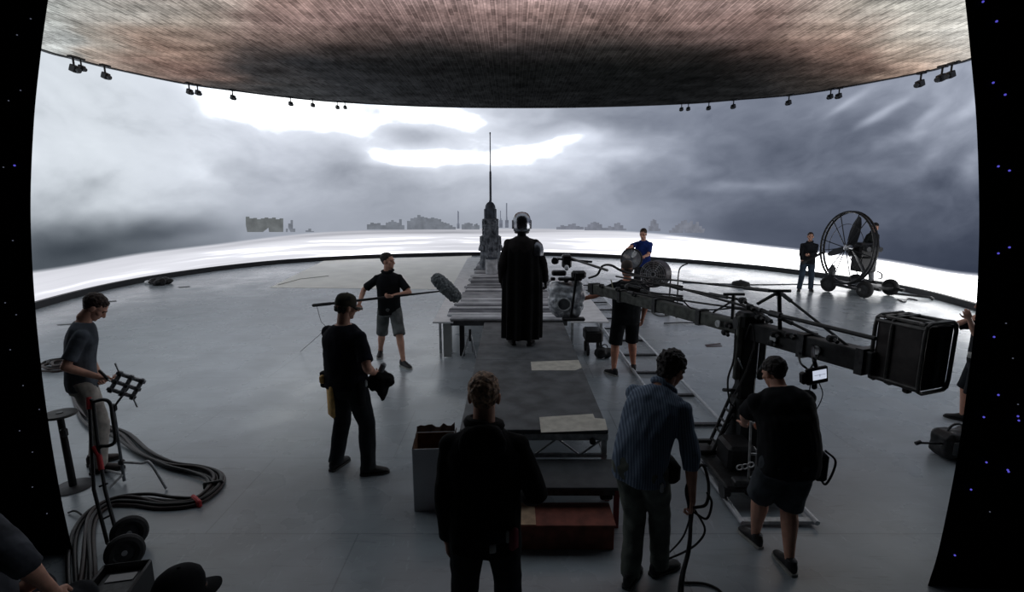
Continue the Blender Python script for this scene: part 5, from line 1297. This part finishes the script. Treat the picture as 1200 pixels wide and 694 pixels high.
w1, w2 = P(150, 613, 3.50), P(146, 645, 3.28); w1.z = w2.z = .125
mb = MB(); mb.tube([w1, w2], .012, 8); mb.tube([HT(126, 637, 1), w2], .012, 8); mb.tube([HT(137, 627, 1), w1], .012, 8); mb.build('axle', M_DARK, root)
mb = MB()
for t in (.35, .62, .85): mb.tube([HT(104 + 20 * t, 468 + 165 * t, 1), HT(110 + 26 * t, 470 + 156 * t, 1)], .008, 6)
mb.build('cross_bar', M_BLACK, root)
# lattice target on a silver stand
root = empty('lattice_stand', G(146, 566), 'silver stand carrying a tilted grey lattice square beside the hand truck', 'stand')
sb = G(146, 566); st_ = P(133, 478, sb.y)
mb = MB(); mb.tube([sb + V((0, 0, .02)), st_], .013, 8); mb.build('post', mat('grey_tube', rgb(120, 124, 128), .4, .7, 20, .2), root)
j0 = sb.lerp(st_, .28)
for px, py in ((121, 551), (128, 572), (195, 573)):
    e = G(px, py, .012); mb = MB()
    if px > 190: mb.tube(cr([j0, P(166, 543, sb.y - .05), P(176, 543, sb.y - .08), e], 5), .012, 8)
    else: mb.tube([sb.lerp(st_, .12), e], .012, 8)
    mb.build('leg', M_ALU, root)
mb = MB(); mb.rbox(j0, (.05, .05, .05), .012); mb.build('clamp', M_BLACK, root); mb = MB(); mb.rbox(st_, (.05, .05, .07), .012); mb.build('clamp', M_BLACK, root)
lc = P(148, 452, sb.y - .12); Rl = rotm('Z', 20) @ rotm('X', 12) @ rotm('Y', 33)
mb = MB(); s_ = .205
for i in range(3):
    o_2 = (i - 1) * s_ * .42
    mb.rbox(lc + Rl @ V((o_2, 0, 0)), (.036, .022, s_ * 1.14), .006, Rl); mb.rbox(lc + Rl @ V((0, .004, o_2)), (s_ * 1.14, .022, .036), .006, Rl)
lt = mb.build('lattice', mat('lattice_grey', rgb(225, 227, 230), .5, 0, 60, .6, .6, col2=rgb(110, 112, 116)), root)
for i in range(3):
    for j in range(3): mb = MB(); mb.cyl(lc + Rl @ V(((i - 1) * s_ * .42, -.010, (j - 1) * s_ * .42)), lc + Rl @ V(((i - 1) * s_ * .42, -.022, (j - 1) * s_ * .42)), .012, n=10); mb.build('stud', M_DARK, lt)
mb = MB(); mb.tube([lc + Rl @ V((-.16, 0, .17)), lc + Rl @ V((-.10, 0, .10))], .007, 6); mb.tube([lc + Rl @ V((.16, 0, -.17)), lc + Rl @ V((.10, 0, -.10))], .007, 6); mb.build('pins', M_ALU, lt)
mb = MB(); mb.tube([st_, lc + V((0, .03, -.02))], .010, 8); mb.build('tilt_arm', M_BLACK, root)
# cable bundles
def bundle(label, path, n, w_, r, ztop=.0, cat='cables', name='cable_bundle', seed=1, tape=()):
    pts_ = [G(x, y, 0) for x, y in path]; mid = pts_[len(pts_) // 2]
    rt = empty(name, (mid.x, mid.y, 0), label, cat); rd = random.Random(seed); sp_ = cr(pts_, 10)
    for i in range(n):
        o0 = (i - (n - 1) / 2) / max(1, n - 1) * w_; ph = rd.uniform(0, 6); q = []
        for j, p in enumerate(sp_):
            d = (sp_[min(j + 1, len(sp_) - 1)] - sp_[max(j - 1, 0)]).normalized(); s = V((d.y, -d.x, 0))
            q.append(p + s * (o0 + .025 * math.sin(ph + j * .16)) + V((0, 0, r + r * 1.3 * (i % 2) * (1 if n > 3 else 0) + .004)))
        mb = MB(); mb.tube(q, r, 8, round_=True); mb.build('cable', mat('cable_black', rgb(20, 20, 21), .5, 0, 12, .2) if i % 3 else mat('cable_brown', rgb(46, 34, 32), .5, 0, 12, .2), rt, smooth=180)
    for t in tape:
        j = int(t * (len(sp_) - 1)); p = sp_[j]; d = (sp_[min(j + 1, len(sp_) - 1)] - sp_[max(j - 1, 0)]).normalized()
        mb = MB(); R_ = Matrix((V((d.y, -d.x, 0)), d, V((0, 0, 1)))).transposed(); mb.rbox(p + V((0, 0, r * 2)), (w_ + .05, .035, r * 4.6), .01, R_); mb.build('cable_tie', M_BLACK if t != tape[-1] else M_RED, rt)
    return rt
bundle('long bundle of black cables winding over the floor past the hand truck', [(84, 452), (96, 480), (113, 499), (140, 512), (165, 532), (200, 546), (232, 552), (250, 562), (247, 578), (228, 592), (196, 594), (166, 588), (136, 590), (112, 605), (99, 636), (94, 690), (92, 730)], 6, .115, .015, seed=2, tape=(.48, .56))
r_ = empty('cable_coil', G(68, 432), 'heap of coiled black cables on the floor behind the man in grey', 'cables')
rd = random.Random(5)
for i in range(5):
    mb = MB(); c = G(64 + i * 4, 432 - (i % 2) * 3, 0); q = []
    for j in range(24):
        t = 2 * PI * j / 24; q.append(c + V((math.cos(t) * (.30 - .03 * i) + rd.uniform(-.015, .015), math.sin(t) * (.24 - .02 * i) + rd.uniform(-.015, .015), .025 + .022 * i + .012 * math.sin(3 * t + i))))
    mb.tube(q, .018, 8, close=True); mb.build('cable_loop', M_RUB if i % 2 else mat('cable_brown', rgb(58, 44, 42), .5), r_, smooth=180)
mb = MB(); mb.tube(cr([G(80, 601, .01), G(88, 599, .04), G(97, 605, .03), G(101, 612, .02)], 6), .008, 6); setp(mb.build('loose_cable', M_RUB, smooth=180, org=G(90, 603)), 'short thin black cable curling away from the cable bundle', 'cable')
# black case with papers
c = G(140, 722)
root = empty('black_case', c, 'open topped black case holding a white paper, on the floor under the hand truck', 'case')
Rc = rotm('Z', 12); bx = lambda x, y, z: c + Rc @ V((x, y, z))
mb = MB()
for sx in (-1, 1): mb.rbox(bx(sx * .135, 0, .13), (.02, .34, .26), .008, Rc)
for sy in (-1, 1): mb.rbox(bx(0, sy * .165, .13), (.28, .02, .26), .008, Rc)
mb.rbox(bx(0, 0, .012), (.28, .34, .02), .004, Rc); mb.build('case_body', M_BLACK, root)
mb = MB(); mb.rbox(bx(.0, .0, .20), (.24, .30, .02), .008, Rc); mb.build('tray', M_DARK, root)
mb = MB(); mb.rbox(bx(.0, .08, .215), (.16, .07, .004), .001, Rc); mb.build('white_paper', mat('paper_white', rgb(190, 190, 190), .8), root)
mb = MB(); mb.tube(cr([bx(-.06, -.18, .2), bx(-.05, -.21, .2), bx(.05, -.21, .2), bx(.06, -.18, .2)], 5), .010, 8); mb.build('handle', M_DARK, root)
# cardboard box
c = G(516, 590); c = V((-.672, 4.13, 0))
root = empty('cardboard_box', c, 'tall open white cardboard box with torn brown flaps beside the man in the hoodie', 'box')
Rc = rotm('Z', 4); hw, hd_, hh = .17, .16, .57; bx = lambda x, y, z: c + Rc @ V((x, y, z))
mw_ = mat('white_card', rgb(196, 198, 202), .8, 0, 4, .06); mbn = mat('brown_card', rgb(120, 88, 66), .9, 0, 12, .2, .2)
mb = MB()
for sx in (-1, 1): mb.rbox(bx(sx * hw, 0, hh / 2), (.008, hd_ * 2, hh), .002, Rc)
for sy in (-1, 1): mb.rbox(bx(0, sy * hd_, hh / 2), (hw * 2, .008, hh), .002, Rc)
mb.rbox(bx(0, 0, .006), (hw * 2, hd_ * 2, .008), .002, Rc); mb.build('box_body', mw_, root, smooth=0)
mb = MB()
for sx in (-1, 1): mb.rbox(bx(sx * (hw - .008), 0, hh / 2), (.004, hd_ * 2 - .02, hh - .01), .001, Rc)
for sy in (-1, 1): mb.rbox(bx(0, sy * (hd_ - .008), hh / 2), (hw * 2 - .02, .004, hh - .01), .001, Rc)
mb.build('inner_lining', mbn, root, smooth=0)
for side_ in range(3):
    mb = MB(); rd = random.Random(side_ + 3)
    a0, a1 = (((-hw, hd_), (hw, hd_)), ((hw, hd_), (hw, -hd_)), ((-hw, -hd_), (-hw, hd_)))[side_]
    n_ = 10; lo_, hi_ = [], []
    out_d = ((0, .03), (.012, 0), (-.0, 0))[side_]
    for i in range(n_ + 1):
        t = i / n_; x = a0[0] + (a1[0] - a0[0]) * t; y_ = a0[1] + (a1[1] - a0[1]) * t; hgt = (.05, .045, .012)[side_] * (.55 + rd.random() * .9)
        lo_.append(bx(x, y_, hh - .002)); hi_.append(bx(x + out_d[0], y_ + out_d[1], hh + hgt))
    th_ = V((0, .006, 0)) if side_ == 0 else V((.006, 0, 0))
    mb.loft([[a, b, b + th_, a + th_] for a, b in zip(lo_, hi_)]); mb.build('torn_flap', mat('dark_brown_card', rgb(74, 54, 42), .9, 0, 12, .2), root, smooth=0)
# cables in the blue shirted man's hand
hp2 = S6.hand[1]
root = empty('held_cable', (hp2.x, hp2.y, 0), 'black cables dropping to the floor from the hand of the man in the blue shirt', 'cable')
def wire(pts_, r=.011): mb = MB(); mb.tube(cr(pts_, 8), r, 8, round_=True); mb.build('cable_strand', M_RUB, root, smooth=180)
wire([hp2 + V((-.01, 0, .03)), P(808, 640, hp2.y - .05), P(801, 672, hp2.y - .1), P(799, 700, hp2.y - .12), G(800, 760, .02)], .013)
wire([hp2 + V((.0, -.01, .03)), P(806, 645, hp2.y - .06), P(796, 690, hp2.y - .12), G(795, 770, .02)], .010)
wire([hp2 + V((.02, 0, .02)), P(828, 590, hp2.y), P(830, 565, hp2.y + .1), P(822, 545, hp2.y + .15), P(805, 570, hp2.y + .05), hp2 + V((-.02, 0, .02))], .010)
wire([hp2 + V((.02, .0, .0)), P(826, 620, hp2.y), P(818, 636, hp2.y), P(800, 648, hp2.y + .1), G(778, 657, .02)], .007)
wire([hp2 + V((.0, .0, .0)), P(800, 630, hp2.y + .1), G(780, 652, .02), G(772, 660, .02)], .006)
wire([P(829, 578, hp2.y + .02), P(834, 590, hp2.y), P(828, 608, hp2.y - .02), hp2 + V((.01, 0, -.01))], .008)
wire([G(800, 683, .012), G(824, 684, .012), G(840, 690, .012), G(850, 700, .012)], .009)
# jacket bundle carried by the man in the camouflage cap
hp3 = S3.hand[1]
root = empty('black_jacket', P(448, 448, 4.66), 'folded black jacket and grey gadget held by the man in the camouflage cap', 'jacket')
mb = MB(); c = P(447, 448, 4.68); mb.ell(c, (.085, .10, .12)); mb.ell(c + V((.06, 0, .02)), (.07, .08, .07)); mb.tube([c + V((.0, 0, -.05)), c + V((.01, 0, -.16))], [.08, .03], 12, round_=True); mb.ell(c + V((-.07, 0, .0)), (.06, .08, .10)); remesh(mb, 'folded_cloth', C_BLKW, root, .010, 2, .02, 9, seed=8)
mb = MB(); mb.rbox(P(448, 431, 4.55), (.05, .05, .10), .014, rotm('Y', 25)); mb.build('grey_gadget', mat('gadget_grey', rgb(112, 114, 118), .4, .3, 8, .2), root)
# bag at the woman's feet
c = G(1114, 538)
root = empty('tool_bag', c, 'black tool bag with a protruding rod on the floor near the woman', 'bag')
mb = MB(); mb.rbox(c + V((.06, .05, .145)), (.36, .28, .28), .05); remesh(mb, 'bag_body', M_BLACK, root, .012, 2, .012, 8)
mb = MB(); mb.rbox(c + V((-.03, -.10, .16)), (.10, .03, .14), .012); mb.rbox(c + V((.12, -.10, .14)), (.08, .03, .16), .012); mb.build('pocket', M_DARK, root)
for dx in (-.01, .05, .11): mb = MB(); mb.rbox(c + V((dx, -.105, .20)), (.018, .03, .05), .005); mb.build('buckle', M_ALU, root)
mb = MB(); mb.tube([c + V((-.12, 0, .17)), P(1074, 519, c.y - .05)], .012, 8); mb.tube([P(1079, 518, c.y - .05), P(1073, 520, c.y - .05)], .02, 8); mb.build('rod', M_BLACK, root)
mb = MB(); mb.torus(c + V((.06, .05, .27)), .09, .012, (0, 1, 0), 18, 6, 0, PI); mb.build('handle', M_DARK, root)
# odds and ends on the floor
r_ = empty('strap_heap', G(185, 328), 'small heap of dark straps on the floor at the foot of the screens', 'heap')
for i, (x, y, a, b, h_) in enumerate(((176, 331, .20, .12, .07), (185, 330.5, .28, .18, .13), (194, 329.5, .22, .15, .11))):
    mb = MB(); mb.ell(G(x, y, h_ * .8), (a, b, h_)); remesh(mb, 'strap_pile', M_BLACK if i else M_ALU, r_, .02, 1, .05, 6, seed=i)
r_ = empty('rubber_disc', G(868, 334), 'round dark rubber disc lying alone on the floor beyond the crane', 'disc')
p = G(868, 334); mb = MB(); mb.lathe(p, [(.26, 0), (.28, .03), (.24, .09), (.12, .13), (.02, .14)], 24); mb.build('disc_body', M_RUB, r_)
mb = MB(); mb.lathe(p + V((0, 0, .135)), [(.05, 0), (.05, .02), (.03, .03)], 14); mb.build('disc_cap', M_DARK, r_)
def line(name, label, cat, pts_, r, m=M_RUB): mb = MB(); q = cr(pts_, 6); mb.tube(q, r, 6); setp(mb.build(name, m, smooth=180, org=pts_[0]), label, cat)
line('floor_cable', 'thin dark cable crossing the floor in front of the man with the long pole', 'cable', [G(800, 331, .01), G(880, 333.5, .01), G(935, 333, .01), G(966, 334, .01)], .014)
line('floor_rod', 'dark rod lying on the floor below the crane arm', 'rod', [G(778, 379, .02), G(800, 378, .02), G(826, 379, .02)], .014, M_DARK)
line('floor_hook', 'short bent dark rod lying on the floor beside the drum fan', 'rod', [G(764, 366, .015), G(772, 370, .015), G(784, 369, .015), G(782, 363, .015)], .014, M_DARK)
line('tow_chain', 'loose dark chain on the floor next to the fan trailer', 'chain', [G(1052, 351, .012), G(1060, 354, .012), G(1064, 350, .012), G(1075, 352, .012)], .02, M_DARK)
mb = MB(); t1, t2 = G(835, 405, .002), G(850, 404, .002); mb.poly([G(826, 404, .002), G(844, 402, .002), G(845, 403.6, .002), G(827, 405.6, .002)], .0015); mb.poly([G(827, 405.4, .003), G(846, 404.8, .003), G(846, 406.2, .003), G(828, 406.8, .003)], .0015); setp(mb.build('tape_mark', mat('brown_tape', rgb(70, 56, 60), .8), smooth=0, org=G(835, 405)), 'brown tape mark on the floor between the track and the crane arm', 'tape')
for i, (x, y, w2) in enumerate(((128, 353, 16), (215, 336, 14), (75, 380, 18))):
    pts_ = [G(x - w2 / 2, y + .4, .002), G(x + w2 / 2, y - .8, .002), G(x + w2 / 2 + 1, y + .6, .002), G(x - w2 / 2 + 2, y + 1.6, .002)]
    mb = MB(); mb.poly(pts_, .0015); setp(mb.build('tape_strip', mat('grey_tape', rgb(86, 90, 92), .8), smooth=0, org=pts_[0]), ('dark tape strip on the floor above the head of the man in grey', 'dark tape strip on the floor just below the strap heap', 'pale worn tape strip on the floor behind the man in grey')[i], 'tape')
# dark paper strips with tape on the platform
# ------------------------------------------------------------ motion cameras along the ceiling rim
spots = [(85, 66, .95), (94, 68.6, .75), (122, 76, .9), (221, 97, .85), (231, 99, .8), (272, 105, .8), (340, 113.5, .75), (366, 115.8, .7), (395, 118.5, .7), (404, 119.2, .65), (799, 121, .7), (807, 120.6, .7), (831, 119, .75), (860, 116.5, .8), (925, 111, .85), (974, 104, .8), (984, 102.5, .85), (1080, 84.5, 1.0), (1105, 77, 1.0), (1116, 73.8, .95)]
ords = 'first second third fourth fifth sixth seventh eighth ninth tenth'.split()
for i, (px, py, s) in enumerate(spots):
    p = G(px, py, CZ - .02); d = (V((0, 12, 0)) - V((p.x, p.y, 0))).normalized()
    side_ = 'on the rim above the man in grey, %s from the panel' % ords[i] if i < 10 else 'on the rim above the large fan, %s from the panel' % ords[19 - i]
    rt = empty('tracking_camera', p, 'small black tracking camera ' + side_, 'camera', 'tracking cameras hanging from the ceiling rim')
    k2 = s * 1.35; R_ = Matrix((V((d.y, -d.x, 0)), d, V((0, 0, 1)))).transposed(); f_2 = lambda x, y, z: p + R_ @ V((x * k2, y * k2, z * k2))
    mb = MB(); mb.rbox(f_2(0, 0, -.015), (.16 * k2, .10 * k2, .05 * k2), .01, R_); mb.rbox(f_2(-.09 * k2, 0, .0), (.06 * k2, .06 * k2, .03 * k2), .008, R_); mb.build('clamp', M_BLACK, rt)
    mb = MB(); mb.cyl(f_2(0, 0, -.03), f_2(0, 0, -.17), .018 * k2, n=8); mb.build('stem', M_BLACK, rt)
    mb = MB(); Rt2 = R_ @ rotm('X', -24); mb.rbox(f_2(0, 0, -.22), (.12 * k2, .13 * k2, .13 * k2), .015, Rt2); bo = mb.build('camera_body', M_BLACK, rt)
    mb = MB(); q = f_2(0, 0, -.22) + Rt2 @ V((0, .07 * k2, 0)); mb.cyl(q, q + Rt2 @ V((0, .05 * k2, 0)), .045 * k2, n=14); mb.build('lens', M_DARK, bo)
